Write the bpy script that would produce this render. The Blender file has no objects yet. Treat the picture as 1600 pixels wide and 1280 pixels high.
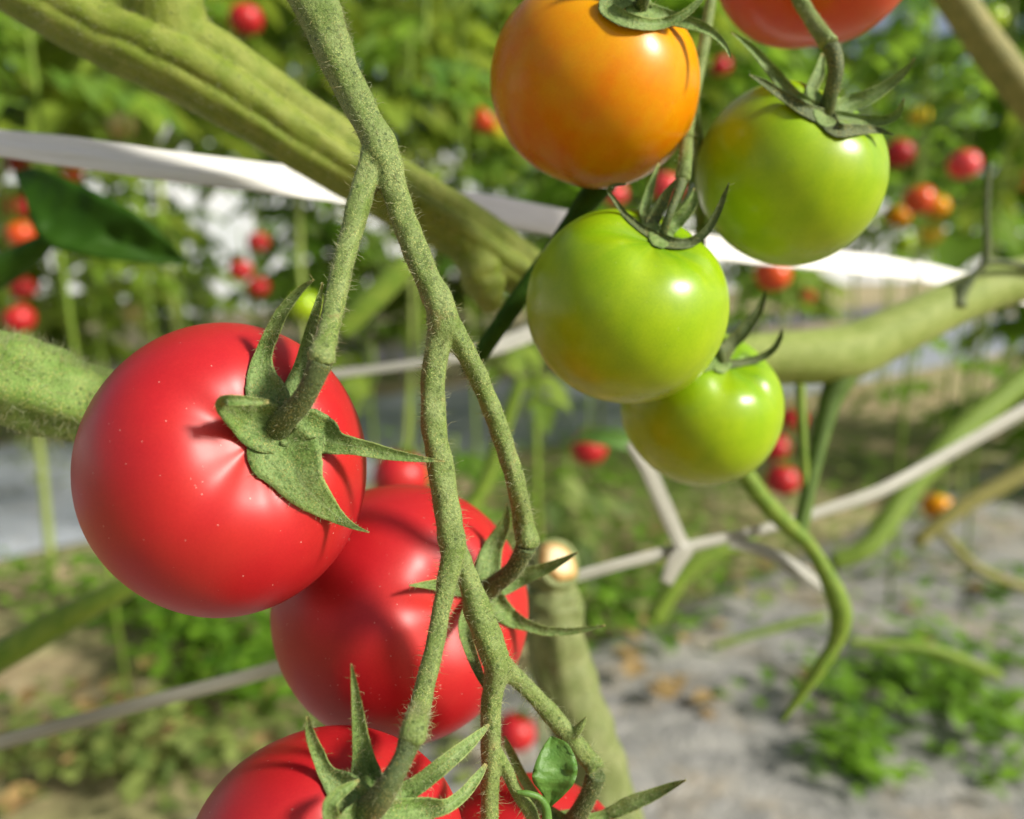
import bpy, math, random
import numpy as np
from mathutils import Vector, Matrix, Quaternion, noise
from mathutils.bvhtree import BVHTree

random.seed(7)
RNG = np.random.default_rng(7)
SC = bpy.context.scene
COL = SC.collection
rad = math.radians

# ------------------------------------------------------------------ camera
W0, H0, FPX = 1600.0, 1280.0, 1232.0
CAM = np.array([0.0, 0.0, 0.85])
PITCH = rad(11.0)
R_ = np.array([1.0, 0.0, 0.0])
U_ = np.array([0.0, math.sin(PITCH), math.cos(PITCH)])
F_ = np.array([0.0, math.cos(PITCH), -math.sin(PITCH)])
cam = bpy.data.cameras.new("camera")
cam.sensor_fit = 'HORIZONTAL'
cam.sensor_width = 36.0
cam.lens = 36.0 * FPX / W0
cam.clip_start = 0.01
cam.clip_end = 300.0
cam.dof.use_dof = True
cam.dof.focus_distance = 0.1465
cam.dof.aperture_fstop = 9.0
camo = bpy.data.objects.new("camera", cam)
COL.objects.link(camo)
camo.location = CAM
camo.rotation_euler = (math.pi / 2 - PITCH, 0, 0)
SC.camera = camo

# ------------------------------------------------------------------ sky and sun
SUN = np.array([0.75, -0.34, 0.56]); SUN = SUN / np.linalg.norm(SUN)
world = bpy.data.worlds.new("World")
SC.world = world
world.use_nodes = True
nt = world.node_tree
sky = nt.nodes.new("ShaderNodeTexSky")
sky.sky_type = 'NISHITA'
sky.sun_disc = False
sky.sun_elevation = math.asin(SUN[2])
sky.sun_rotation = math.atan2(SUN[0], SUN[1])
sky.air_density = 0.8
sky.dust_density = 3.0
sky.ozone_density = 0.6
bg = nt.nodes["Background"]
bg.inputs[1].default_value = 0.065
nt.links.new(sky.outputs[0], bg.inputs[0])
sl = bpy.data.lights.new("sun", 'SUN')
sl.energy = 5.0
sl.angle = rad(9.0)
sl.color = (1.0, 0.95, 0.86)
so = bpy.data.objects.new("sun", sl)
COL.objects.link(so)
so.rotation_euler = Vector(-SUN).to_track_quat('-Z', 'Y').to_euler()
SC.view_settings.view_transform = 'Standard'
SC.view_settings.look = 'None'
SC.view_settings.exposure = 0.52
SC.view_settings.gamma = 1.0
SC.cycles.use_denoising = True
SC.cycles.max_bounces = 8
SC.cycles.diffuse_bounces = 4
SC.cycles.transparent_max_bounces = 8
SC.cycles.caustics_reflective = False
SC.cycles.caustics_refractive = False

# ------------------------------------------------------------------ helpers
def P(px, py, d):
    return CAM + R_ * ((px - W0 / 2) / FPX * d) + U_ * ((H0 / 2 - py) / FPX * d) + F_ * d

def G(px, py, z=0.0):
    v = R_ * ((px - W0 / 2) / FPX) + U_ * ((H0 / 2 - py) / FPX) + F_
    return CAM + v * ((z - CAM[2]) / v[2])

def proj(p):
    q = np.asarray(p) - CAM
    d = q @ F_
    return np.stack([W0 / 2 + (q @ R_) / d * FPX, H0 / 2 - (q @ U_) / d * FPX, d], -1)

def ray(px, py):
    v = R_ * ((px - W0 / 2) / FPX) + U_ * ((H0 / 2 - py) / FPX) + F_
    return v

def tag(o, label=None, cat=None, group=None, kind=None):
    if label: o['label'] = label
    if cat: o['category'] = cat
    if group: o['group'] = group
    if kind: o['kind'] = kind
    return o

def empty(name, loc, label=None, cat=None, group=None):
    o = bpy.data.objects.new(name, None)
    o.empty_display_size = 0.01
    COL.objects.link(o)
    o.location = loc
    return tag(o, label, cat, group)

def mesh_obj(name, v, f, mat, parent=None, smooth=True, attrs=None):
    """v: world coordinates; a child's vertices are stored relative to its top-level thing"""
    v = np.asarray(v, dtype=float)
    off = np.zeros(3)
    p = parent
    while p is not None:
        off = off + np.array(p.location); p = p.parent
    if parent is None:
        org = v.mean(0)
    else:
        org = off
    me = bpy.data.meshes.new(name)
    me.from_pydata((v - org).tolist(), [], [list(map(int, q)) for q in f])
    me.update()
    if smooth:
        me.polygons.foreach_set("use_smooth", [True] * len(me.polygons))
    if attrs:
        for k, a in attrs.items():
            at = me.attributes.new(k, 'FLOAT', 'POINT')
            at.data.foreach_set("value", np.asarray(a, dtype=np.float32))
    me.materials.append(mat)
    o = bpy.data.objects.new(name, me)
    COL.objects.link(o)
    if parent is None:
        o.location = org
    else:
        o.parent = parent
    return o

def crom(pts, n=8):
    """Catmull-Rom through rows of pts (any number of columns)"""
    p = np.asarray(pts, dtype=float)
    if len(p) < 3:
        t = np.linspace(0, 1, n + 1)[:, None]
        return p[0] * (1 - t) + p[-1] * t
    a = np.vstack([2 * p[0] - p[1], p, 2 * p[-1] - p[-2]])
    out = []
    for i in range(1, len(a) - 2):
        p0, p1, p2, p3 = a[i - 1], a[i], a[i + 1], a[i + 2]
        for k in range(n):
            t = k / n
            out.append(0.5 * (2 * p1 + (p2 - p0) * t + (2 * p0 - 5 * p1 + 4 * p2 - p3) * t * t + (3 * p1 - p0 - 3 * p2 + p3) * t ** 3))
    out.append(a[-2])
    return np.array(out)

def tube(c, r, sides=14, ridge=0.0, nridge=5, jitter=0.0, seed=0.0):
    """closed tube along points c with radii r"""
    c = np.asarray(c, dtype=float); r = np.asarray(r, dtype=float)
    n = len(c)
    t = np.gradient(c, axis=0)
    t /= np.linalg.norm(t, axis=1)[:, None] + 1e-12
    ref = np.array([0.0, 0.0, 1.0]) if abs(t[0][2]) < 0.9 else np.array([1.0, 0, 0])
    a = np.cross(t[0], ref); a /= np.linalg.norm(a)
    ang = np.linspace(0, 2 * math.pi, sides, endpoint=False)
    V = []
    for i in range(n):
        a = a - t[i] * (a @ t[i]); a /= np.linalg.norm(a)
        b = np.cross(t[i], a)
        rr = r[i] * (1 + ridge * np.cos(nridge * ang + seed))
        if jitter:
            rr = rr * np.array([1 + jitter * noise.noise(Vector((math.cos(x) * 1.3 + seed, math.sin(x) * 1.3, i * 0.25))) for x in ang])
        V.append(c[i] + np.outer(np.cos(ang) * rr, a) + np.outer(np.sin(ang) * rr, b))
    V = np.vstack(V)
    Fc = []
    for i in range(n - 1):
        for k in range(sides):
            k2 = (k + 1) % sides
            Fc.append((i * sides + k, i * sides + k2, (i + 1) * sides + k2, (i + 1) * sides + k))
    Fc.append(tuple(range(sides - 1, -1, -1)))
    Fc.append(tuple((n - 1) * sides + k for k in range(sides)))
    return V, Fc

def ptube(path, sides=14, n=7, **kw):
    """path rows: pixel x, pixel y, depth, half width in pixels"""
    s = crom(path, n)
    c = np.array([P(a[0], a[1], a[2]) for a in s])
    r = np.maximum(s[:, 3], 0.4) * s[:, 2] / FPX
    return tube(c, r, sides, **kw)

def join(parts):
    V, Fc, k = [], [], 0
    for v, f in parts:
        V.append(v); Fc += [tuple(i + k for i in q) for q in f]; k += len(v)
    return np.vstack(V), Fc

def fuse(parts, voxel, smooth=6):
    """merge overlapping tubes into one continuous skin"""
    v, f = join(parts)
    me = bpy.data.meshes.new("tmp")
    me.from_pydata((np.asarray(v) * 10).tolist(), [], [list(map(int, q)) for q in f])
    o = bpy.data.objects.new("tmp", me)
    COL.objects.link(o)
    m = o.modifiers.new("r", 'REMESH'); m.mode = 'VOXEL'; m.voxel_size = voxel * 10
    s = o.modifiers.new("s", 'SMOOTH'); s.factor = 0.5; s.iterations = smooth
    dg = bpy.context.evaluated_depsgraph_get()
    ev = o.evaluated_get(dg)
    m2 = bpy.data.meshes.new_from_object(ev)
    vv = np.empty(len(m2.vertices) * 3); m2.vertices.foreach_get("co", vv)
    vv = vv.reshape(-1, 3) / 10
    ff = [tuple(p.vertices) for p in m2.polygons]
    bpy.data.objects.remove(o); bpy.data.meshes.remove(me); bpy.data.meshes.remove(m2)
    return vv, ff

def hairs(name, v, f, parent, mat, dens, lmin, lmax, r, bend=0.4, tilt=0.5, ratio=None):
    """fine plant hairs grown from the skin (v, f); dens per square metre"""
    v = np.asarray(v)
    tris = []
    for q in f:
        if len(q) == 3: tris.append(q)
        elif len(q) == 4: tris.append((q[0], q[1], q[2])); tris.append((q[0], q[2], q[3]))
    tris = np.array(tris)
    A, B, C = v[tris[:, 0]], v[tris[:, 1]], v[tris[:, 2]]
    nn = np.cross(B - A, C - A)
    ar = np.linalg.norm(nn, axis=1) / 2
    N = int(ar.sum() * dens)
    if N < 1: return None
    cl = np.array([math.exp(1.1 * noise.noise(Vector(q) * 170)) for q in A]) if len(A) < 150000 else 1.0
    ix = RNG.choice(len(tris), N, p=ar * cl / (ar * cl).sum())
    u, w = RNG.random(N), RNG.random(N)
    sw = u + w > 1
    u[sw], w[sw] = 1 - u[sw], 1 - w[sw]
    base = A[ix] + (B - A)[ix] * u[:, None] + (C - A)[ix] * w[:, None]
    nr = nn[ix] / (2 * ar[ix][:, None] + 1e-20)
    d1 = nr + RNG.normal(0, tilt, (N, 3)); d1 /= np.linalg.norm(d1, axis=1)[:, None]
    d2 = d1 + RNG.normal(0, bend, (N, 3)) + np.array([0, 0, -0.25 * bend]); d2 /= np.linalg.norm(d2, axis=1)[:, None]
    L = lmin + (lmax - lmin) * RNG.random(N) ** 3
    rr = r * (0.7 + 0.6 * RNG.random(N)) * (0.6 + 0.4 * L / lmax)
    p1 = base + d1 * (L * 0.55)[:, None]
    p2 = p1 + d2 * (L * 0.45)[:, None]
    ref = np.where(np.abs(d1[:, 2:3]) < 0.9, np.array([[0, 0, 1.0]]), np.array([[1.0, 0, 0]]))
    a = np.cross(d1, ref); a /= np.linalg.norm(a, axis=1)[:, None]
    b = np.cross(d1, a)
    vs = []
    for pt, s in ((base - nr * 1e-5, 1.0), (p1, 0.75)):
        for k in range(3):
            g = 2 * math.pi * k / 3
            vs.append(pt + (a * math.cos(g) + b * math.sin(g)) * (rr * s)[:, None])
    vs.append(p2)
    V = np.stack(vs, 1).reshape(-1, 3)
    q = []
    for k in range(3):
        k2 = (k + 1) % 3
        q += [(k, k2, 3 + k2), (k, 3 + k2, 3 + k), (3 + k, 3 + k2, 6)]
    T = (np.arange(N)[:, None, None] * 7 + np.array(q)[None]).reshape(-1, 3)
    off = np.zeros(3); p = parent
    while p is not None:
        off = off + np.array(p.location); p = p.parent
    V = (V - off).astype(np.float32)
    me = bpy.data.meshes.new(name)
    me.vertices.add(len(V)); me.vertices.foreach_set("co", V.ravel())
    me.loops.add(T.size); me.loops.foreach_set("vertex_index", T.ravel().astype(np.int32))
    me.polygons.add(len(T))
    me.polygons.foreach_set("loop_start", (np.arange(len(T)) * 3).astype(np.int32))
    me.update(calc_edges=True)
    me.materials.append(mat)
    o = bpy.data.objects.new(name, me); COL.objects.link(o); o.parent = parent
    o['kind'] = 'stuff'
    return o

# ------------------------------------------------------------------ materials
class NB:
    def __init__(s, name):
        s.m = bpy.data.materials.new(name); s.m.use_nodes = True
        s.t = s.m.node_tree; s.b = s.t.nodes["Principled BSDF"]
        s.co = s.t.nodes.new("ShaderNodeTexCoord").outputs["Object"]
    def n(s, kind, **kw):
        x = s.t.nodes.new(kind)
        for k, v in kw.items(): setattr(x, k, v)
        return x
    def put(s, sock, val):
        if isinstance(val, bpy.types.NodeSocket): s.t.links.new(val, sock)
        elif isinstance(val, (tuple, list)) and len(val) == 3 and sock.type == 'RGBA': sock.default_value = (*val, 1)
        else: sock.default_value = val
    def noise(s, scale, detail=3, rough=0.55, vec=None, dist=0.0):
        x = s.n("ShaderNodeTexNoise"); s.put(x.inputs["Vector"], vec or s.co)
        x.inputs["Scale"].default_value = scale; x.inputs["Detail"].default_value = detail
        x.inputs["Roughness"].default_value = rough; x.inputs["Distortion"].default_value = dist
        return x.outputs["Fac"]
    def voro(s, scale, vec=None, feature='F1', out="Distance", rnd=1.0):
        x = s.n("ShaderNodeTexVoronoi", feature=feature); s.put(x.inputs["Vector"], vec or s.co)
        x.inputs["Scale"].default_value = scale; x.inputs["Randomness"].default_value = rnd
        return x.outputs[out]
    def ramp(s, fac, stops, interp='LINEAR'):
        x = s.n("ShaderNodeValToRGB"); s.put(x.inputs[0], fac)
        e = x.color_ramp.elements; x.color_ramp.interpolation = interp
        while len(e) < len(stops): e.new(0.5)
        for q, (p, c) in zip(e, stops):
            q.position = p
            q.color = (*c, 1) if isinstance(c, (tuple, list)) else (c, c, c, 1)
        return x.outputs[0]
    def mix(s, fac, a, b, mode='MIX'):
        x = s.n("ShaderNodeMix", data_type='RGBA', blend_type=mode)
        s.put(x.inputs[0], fac); s.put(x.inputs[6], a); s.put(x.inputs[7], b)
        return x.outputs[2]
    def math(s, op, a, b=0.0, c=0.0):
        x = s.n("ShaderNodeMath", operation=op)
        s.put(x.inputs[0], a); s.put(x.inputs[1], b); s.put(x.inputs[2], c)
        return x.outputs[0]
    def attr(s, name):
        x = s.n("ShaderNodeAttribute", attribute_name=name); return x.outputs["Fac"]
    def island(s):
        return s.n("ShaderNodeNewGeometry").outputs["Random Per Island"]
    def objrand(s):
        return s.n("ShaderNodeObjectInfo").outputs["Random"]
    def mapped(s, scale):
        x = s.n("ShaderNodeMapping"); s.put(x.inputs[0], s.co); x.inputs["Scale"].default_value = scale
        return x.outputs[0]
    def bump(s, h, strength, dist):
        x = s.n("ShaderNodeBump"); s.put(x.inputs["Height"], h)
        x.inputs["Strength"].default_value = strength; x.inputs["Distance"].default_value = dist
        s.t.links.new(x.outputs[0], s.b.inputs["Normal"])
    def set(s, **kw):
        for k, v in kw.items(): s.put(s.b.inputs[k.replace("_", " ")], v)
        return s
    def translucent(s, color, fac):
        tr = s.n("ShaderNodeBsdfTranslucent"); s.put(tr.inputs[0], color)
        mx = s.n("ShaderNodeMixShader"); mx.inputs[0].default_value = fac
        s.t.links.new(s.b.outputs[0], mx.inputs[1]); s.t.links.new(tr.outputs[0], mx.inputs[2])
        s.t.links.new(mx.outputs[0], s.t.nodes["Material Output"].inputs[0])

def fruit_mat(name, stops, rough, patch=None, streak=0.0, speck=1.0, coat=0.0, sss=0.12, speckcol=(0.85, 0.6, 0.5), sssr=(0.006, 0.002, 0.001), spec=0.5):
    b = NB(name)
    pol = b.attr("polar")
    wob = b.math('ADD', pol, b.math('MULTIPLY', b.math('SUBTRACT', b.noise(45, 4), 0.5), 0.16))
    col = b.ramp(wob, stops)
    if streak:
        lon = b.attr("azim")
        cb = b.n("ShaderNodeCombineXYZ"); b.put(cb.inputs[0], b.math('MULTIPLY', lon, 5.0)); b.put(cb.inputs[1], b.math('MULTIPLY', pol, 0.9))
        st = b.noise(1.6, 4, 0.6, vec=cb.outputs[0], dist=0.6)
        col = b.mix(b.math('MULTIPLY', b.ramp(st, [(0.42, 0.0), (0.68, 1.0)]), streak), col, patch)
    elif patch:
        col = b.mix(b.math('MULTIPLY', b.ramp(b.noise(28, 3), [(0.45, 0.0), (0.65, 1.0)]), 0.35), col, patch)
    col = b.mix(b.math('MULTIPLY', b.ramp(b.noise(140, 5, 0.7), [(0.4, 0.0), (0.75, 1.0)]), 0.30), col, b.mix(0.6, col, stops[0][1], 'SCREEN') if False else stops[0][1])
    # tiny pale flecks on the skin
    d = b.voro(1150)
    rn = b.n("ShaderNodeTexVoronoi"); b.put(rn.inputs["Vector"], b.co); rn.inputs["Scale"].default_value = 1150
    sp = b.n("ShaderNodeSeparateColor"); b.t.links.new(rn.outputs["Color"], sp.inputs[0])
    keep = b.math('GREATER_THAN', sp.outputs[0], b.math('SUBTRACT', 1.08, b.math('MULTIPLY', b.noise(60, 2), 0.55)))
    size = b.math('MULTIPLY', sp.outputs[1], 0.15)
    dot = b.math('MULTIPLY', b.math('LESS_THAN', d, size), keep)
    col = b.mix(b.math('MULTIPLY', dot, 0.5 * speck), col, speckcol)
    fine = b.noise(2500, 2)
    col = b.mix(0.10, col, b.ramp(fine, [(0.3, 0.0), (0.7, 1.0)]), 'SOFT_LIGHT')
    rg = b.math('ADD', rough, b.math('MULTIPLY', b.math('SUBTRACT', b.noise(120, 4), 0.5), 0.12))
    b.set(Base_Color=col, Roughness=rg, IOR=1.42)
    b.b.inputs["Specular IOR Level"].default_value = spec
    b.b.inputs["Subsurface Weight"].default_value = sss
    b.b.inputs["Subsurface Radius"].default_value = (1, sssr[1] / sssr[0], sssr[2] / sssr[0])
    b.b.inputs["Subsurface Scale"].default_value = sssr[0]
    if coat:
        b.b.inputs["Coat Weight"].default_value = coat
        b.b.inputs["Coat Roughness"].default_value = 0.16
    b.bump(b.math('ADD', b.math('MULTIPLY', b.noise(420, 3), 0.5), b.math('MULTIPLY', dot, 0.6)), 0.25, 0.00012)
    return b.m

M = {}
M['red'] = fruit_mat("red_skin", [(0.0, (0.46, 0.026, 0.018)), (0.12, (0.42, 0.012, 0.016)), (0.6, (0.37, 0.007, 0.013)), (1.0, (0.30, 0.006, 0.012))], 0.40, patch=(0.52, 0.03, 0.016), sss=0.04, spec=0.5)
M['orange_red'] = fruit_mat("orange_red_skin", [(0.0, (0.62, 0.12, 0.01)), (0.3, (0.6, 0.07, 0.012)), (1.0, (0.5, 0.03, 0.02))], 0.3, patch=(0.6, 0.1, 0.01), speck=0.3)
M['orange'] = fruit_mat("orange_skin", [(0.0, (0.55, 0.36, 0.004)), (0.20, (0.68, 0.28, 0.001)), (0.42, (0.62, 0.165, 0.001)), (1.0, (0.46, 0.085, 0.001))], 0.28, patch=(0.58, 0.42, 0.003), streak=0.3, speck=0.35, coat=0.0, sss=0.03, spec=0.32, speckcol=(0.85, 0.75, 0.4))
M['green'] = fruit_mat("green_skin", [(0.0, (0.09, 0.22, 0.004)), (0.16, (0.20, 0.36, 0.003)), (0.5, (0.29, 0.43, 0.004)), (1.0, (0.37, 0.47, 0.055))], 0.29, patch=(0.42, 0.50, 0.012), streak=0.35, speck=0.4, coat=0.0, sss=0.06, spec=0.5, speckcol=(0.7, 0.75, 0.4), sssr=(0.005, 0.005, 0.0012))
M['yellow'] = fruit_mat("yellow_skin", [(0.0, (0.35, 0.42, 0.02)), (0.4, (0.7, 0.45, 0.02)), (1.0, (0.62, 0.4, 0.03))], 0.25, patch=(0.6, 0.5, 0.05), speck=0.2)
M['pink'] = fruit_mat("pink_red_skin", [(0.0, (0.7, 0.07, 0.06)), (1.0, (0.62, 0.03, 0.06))], 0.3, patch=(0.7, 0.08, 0.06), speck=0.2)
M['pale'] = fruit_mat("pale_skin", [(0.0, (0.22, 0.28, 0.06)), (0.5, (0.34, 0.30, 0.10)), (1.0, (0.42, 0.22, 0.10))], 0.3, patch=(0.6, 0.45, 0.25), speck=0.2)

def stem_mat(name, a, c, dark, gland, sp=1.0, sheen=0.35, rough=0.55, scar=None, dk=0.5, edge=False, spec=0.3):
    b = NB(name)
    col = b.mix(b.ramp(b.noise(160, 4), [(0.35, 0.0), (0.65, 1.0)]), a, c)
    col = b.mix(b.math('MULTIPLY', b.ramp(b.noise(1700, 3, 0.65), [(0.48, 0.0), (0.68, 1.0)]), dk), col, dark)
    dots = b.math('LESS_THAN', b.voro(2300), 0.34)
    col = b.mix(b.math('MULTIPLY', dots, b.math('MULTIPLY', b.ramp(b.noise(260, 3), [(0.4, 0.1), (0.62, 1.0)]), 0.85 * sp)), col, gland)
    holes = b.math('LESS_THAN', b.voro(420), 0.17)
    col = b.mix(b.math('MULTIPLY', holes, 0.7), col, dark)
    if scar:
        col = b.mix(b.math('MULTIPLY', b.ramp(b.noise(90, 5, 0.7), [(0.62, 0.0), (0.72, 1.0)]), 0.6), col, scar)
    if edge:
        sv = b.n("ShaderNodeCombineXYZ"); b.put(sv.inputs[0], b.math('MULTIPLY', b.attr("along"), 5.0)); b.put(sv.inputs[1], b.math('MULTIPLY', b.attr("across"), 7.0)); b.put(sv.inputs[2], b.noise(220, 2))
        col = b.mix(b.math('MULTIPLY', b.ramp(b.noise(1.0, 5, 0.7, vec=sv.outputs[0]), [(0.5, 0.0), (0.66, 1.0)]), 0.55), col, dark)
        col = b.mix(b.math('MULTIPLY', b.ramp(b.attr('along'), [(0.93, 0.0), (1.0, 1.0)]), 0.7), col, (0.30, 0.20, 0.07))
        ac = b.math('ABSOLUTE', b.attr("across"))
        col = b.mix(b.math('MULTIPLY', b.ramp(ac, [(0.80, 0.0), (0.97, 1.0)]), b.math('MULTIPLY', b.ramp(b.attr('along'), [(0.25, 0.0), (0.5, 1.0)]), 0.6)), col, (0.36, 0.42, 0.12))
        col = b.mix(b.math('MULTIPLY', b.ramp(ac, [(0.03, 1.0), (0.12, 0.0)]), b.math('MULTIPLY', b.ramp(b.attr('along'), [(0.2, 0.0), (0.4, 1.0)]), 0.35)), col, (0.30, 0.38, 0.17))
    b.set(Base_Color=col, Roughness=rough)
    b.b.inputs["Sheen Weight"].default_value = sheen * 0.35
    b.b.inputs["Sheen Roughness"].default_value = 0.4
    b.b.inputs["Sheen Tint"].default_value = (0.9, 0.88, 0.55, 1)
    b.b.inputs["Specular IOR Level"].default_value = spec
    h = b.math('ADD', b.noise(1500, 4, 0.65), b.math('MULTIPLY', dots, 0.35))
    b.bump(h, 0.8, 0.0004)
    return b.m

M['truss'] = stem_mat("truss_stem_skin", (0.13, 0.20, 0.038), (0.205, 0.27, 0.085), (0.03, 0.065, 0.008), (0.46, 0.50, 0.16), sp=0.7, scar=(0.30, 0.22, 0.09), dk=0.6)
M['pedicel'] = stem_mat("pedicel_skin", (0.065, 0.10, 0.028), (0.095, 0.13, 0.045), (0.025, 0.04, 0.012), (0.30, 0.28, 0.08), sheen=0.2)  # dark green pedicels, base darkened further for the shade among their hairs
M['sepal'] = stem_mat("sepal_skin", (0.14, 0.235, 0.05), (0.21, 0.30, 0.10), (0.05, 0.105, 0.015), (0.36, 0.36, 0.10), sp=0.8, sheen=0.3, edge=True, dk=0.8)
M['vine'] = stem_mat("vine_skin", (0.15, 0.215, 0.014), (0.24, 0.285, 0.045), (0.05, 0.08, 0.006), (0.34, 0.34, 0.08), sp=0.5, sheen=0.3, dk=0.3)
M['vine_light'] = stem_mat("young_stem_skin", (0.13, 0.24, 0.035), (0.20, 0.31, 0.07), (0.035, 0.075, 0.008), (0.45, 0.45, 0.12), sp=1.0, sheen=0.4)
M['stump'] = stem_mat("cut_stem_skin", (0.145, 0.19, 0.055), (0.22, 0.255, 0.10), (0.08, 0.08, 0.03), (0.3, 0.3, 0.1), sp=0.3, scar=(0.20, 0.13, 0.07))
M['petiole'] = stem_mat("petiole_skin", (0.12, 0.22, 0.015), (0.20, 0.29, 0.03), (0.05, 0.09, 0.01), (0.3, 0.32, 0.05), sp=0.2)
M['dark_stalk'] = stem_mat("dark_stalk_skin", (0.028, 0.080, 0.005), (0.045, 0.115, 0.009), (0.016, 0.045, 0.003), (0.1, 0.15, 0.04), sp=0.2, sheen=0.0, spec=0.1)
M['side_shoot'] = stem_mat("side_shoot_skin", (0.06, 0.12, 0.012), (0.09, 0.16, 0.02), (0.03, 0.06, 0.006), (0.2, 0.25, 0.05), sp=0.1)
M['far_stem'] = stem_mat("pale_stem_skin", (0.25, 0.33, 0.07), (0.33, 0.40, 0.11), (0.14, 0.18, 0.04), (0.3, 0.3, 0.1), sp=0.1, dk=0.2)
M['brown_stem'] = stem_mat("brown_stem_skin", (0.20, 0.20, 0.045), (0.30, 0.27, 0.07), (0.08, 0.08, 0.02), (0.3, 0.25, 0.08), sp=0.1)

def plain(name, c, rough=0.6, vary=None, scale=20, translucent=0.0, spec=0.5, bump=0.0):
    b = NB(name)
    col = b.mix(b.ramp(b.noise(scale, 4), [(0.35, 0.0), (0.65, 1.0)]), c, vary or c)
    b.set(Base_Color=col, Roughness=rough); b.b.inputs["Specular IOR Level"].default_value = spec
    if bump: b.bump(b.noise(scale * 6, 4), 0.5, bump)
    if translucent: b.translucent(col, translucent)
    return b.m

M['hair'] = plain("hair", (0.60, 0.68, 0.42), 0.5, (0.66, 0.66, 0.36), 80, translucent=0.35)
b = NB("hair_strands")
col = b.ramp(b.island(), [(0.0, (0.16, 0.22, 0.06)), (0.5, (0.42, 0.48, 0.22)), (0.85, (0.66, 0.68, 0.44)), (1.0, (0.60, 0.50, 0.20))])
b.set(Base_Color=col, Roughness=0.5); b.translucent(col, 0.35)
M['hair'] = b.m
b = NB("cut_flesh")
rw = b.math('ADD', b.attr("rim"), b.math('MULTIPLY', b.math('SUBTRACT', b.noise(500, 4, 0.7), 0.5), 0.7))
col = b.ramp(rw, [(0.0, (0.62, 0.50, 0.26)), (0.45, (0.74, 0.64, 0.40)), (0.70, (0.60, 0.42, 0.18)), (0.95, (0.42, 0.24, 0.07)), (1.0, (0.30, 0.20, 0.06))])
b.set(Base_Color=col, Roughness=0.5); b.bump(b.noise(900, 4, 0.6), 0.6, 0.0004)
M['cut'] = b.m
def twine_mat(name, lo, mid, hi, tr):
    b = NB(name)
    cb = b.n("ShaderNodeCombineXYZ"); b.put(cb.inputs[0], b.math('MULTIPLY', b.attr("along"), 30.0)); b.put(cb.inputs[1], b.math('MULTIPLY', b.attr("across"), 4.0))
    st = b.noise(1.0, 5, 0.65, vec=cb.outputs[0])
    col = b.ramp(st, [(0.3, lo), (0.5, mid), (0.7, hi)])
    b.set(Base_Color=col, Roughness=b.ramp(st, [(0.35, 0.5), (0.6, 0.25)]))
    b.bump(st, 0.7, 0.0006)
    b.translucent(col, tr)
    return b.m
M['twine'] = twine_mat("white_twine", (0.70, 0.69, 0.62), (0.87, 0.86, 0.80), (0.93, 0.92, 0.88), 0.10)
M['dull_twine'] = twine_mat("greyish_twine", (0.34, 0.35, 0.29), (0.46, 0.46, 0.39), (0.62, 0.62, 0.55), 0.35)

def leaf_mat(name, lo, hi, rough=0.42, trans=0.35, tcol=(0.25, 0.45, 0.03), rare=None):
    b = NB(name)
    col = b.ramp(b.island(), [(0.0, lo), (0.65, hi), (1.0, rare or hi)])
    col = b.mix(0.35, col, b.ramp(b.noise(40, 3), [(0.3, (0.02, 0.04, 0.01)), (0.7, (0.3, 0.4, 0.15))]), 'OVERLAY')
    b.set(Base_Color=col, Roughness=rough)
    b.translucent(tcol, trans)
    return b.m
M['leaf'] = leaf_mat("leaf_green", (0.09, 0.20, 0.025), (0.22, 0.35, 0.055), rough=0.27, trans=0.42, tcol=(0.30, 0.52, 0.04), rare=(0.26, 0.36, 0.10))
M['leaf_warm'] = leaf_mat("leaf_yellow_green", (0.12, 0.21, 0.025), (0.27, 0.37, 0.055), rough=0.36, tcol=(0.4, 0.52, 0.05), rare=(0.34, 0.36, 0.09))
M['weed'] = leaf_mat("weed_green", (0.045, 0.13, 0.012), (0.20, 0.37, 0.03), rough=0.5, tcol=(0.3, 0.5, 0.04))
M['weed_dull'] = leaf_mat("weed_dull_green", (0.09, 0.15, 0.03), (0.30, 0.36, 0.10), rough=0.6, tcol=(0.25, 0.32, 0.08))
M['dry'] = leaf_mat("dry_leaf", (0.26, 0.16, 0.06), (0.45, 0.30, 0.14), rough=0.7, trans=0.15, tcol=(0.4, 0.25, 0.1), rare=(0.55, 0.36, 0.15))
M['dark_leaf'] = plain("dark_leaf", (0.016, 0.055, 0.003), 0.6, (0.026, 0.078, 0.004), 30, translucent=0.15, spec=0.15)
M['bract'] = plain("bract_leaf", (0.10, 0.24, 0.035), 0.45, (0.16, 0.32, 0.06), 300, translucent=0.3, bump=0.0003)

b = NB("soil")
n1 = b.noise(2.2, 5); n2 = b.noise(14, 6, 0.65)
col = b.ramp(n2, [(0.3, (0.17, 0.13, 0.065)), (0.5, (0.34, 0.265, 0.145)), (0.7, (0.48, 0.39, 0.23))])
col = b.mix(b.ramp(n1, [(0.45, 0.0), (0.58, 0.5)]), col, b.ramp(n2, [(0.3, (0.12, 0.16, 0.04)), (0.7, (0.30, 0.35, 0.12))]))
b.set(Base_Color=col, Roughness=0.9); b.bump(n2, 0.8, 0.02)
M['soil'] = b.m
b = NB("mulch_film")
n2 = b.noise(6, 5, 0.65); n3 = b.noise(1.0, 4, 0.6, vec=b.mapped((22, 22, 22)), dist=1.2)
col = b.ramp(n2, [(0.3, (0.20, 0.225, 0.26)), (0.55, (0.31, 0.335, 0.37)), (0.72, (0.38, 0.37, 0.35))])
b.set(Base_Color=col, Roughness=0.42); b.bump(n3, 0.7, 0.02)
M['film'] = b.m
b = NB("dusty_film")
mp = b.n("ShaderNodeMapping"); b.put(mp.inputs[0], b.co); mp.inputs["Rotation"].default_value = (0, 0, rad(40)); mp.inputs["Scale"].default_value = (3, 14, 3)
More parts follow.
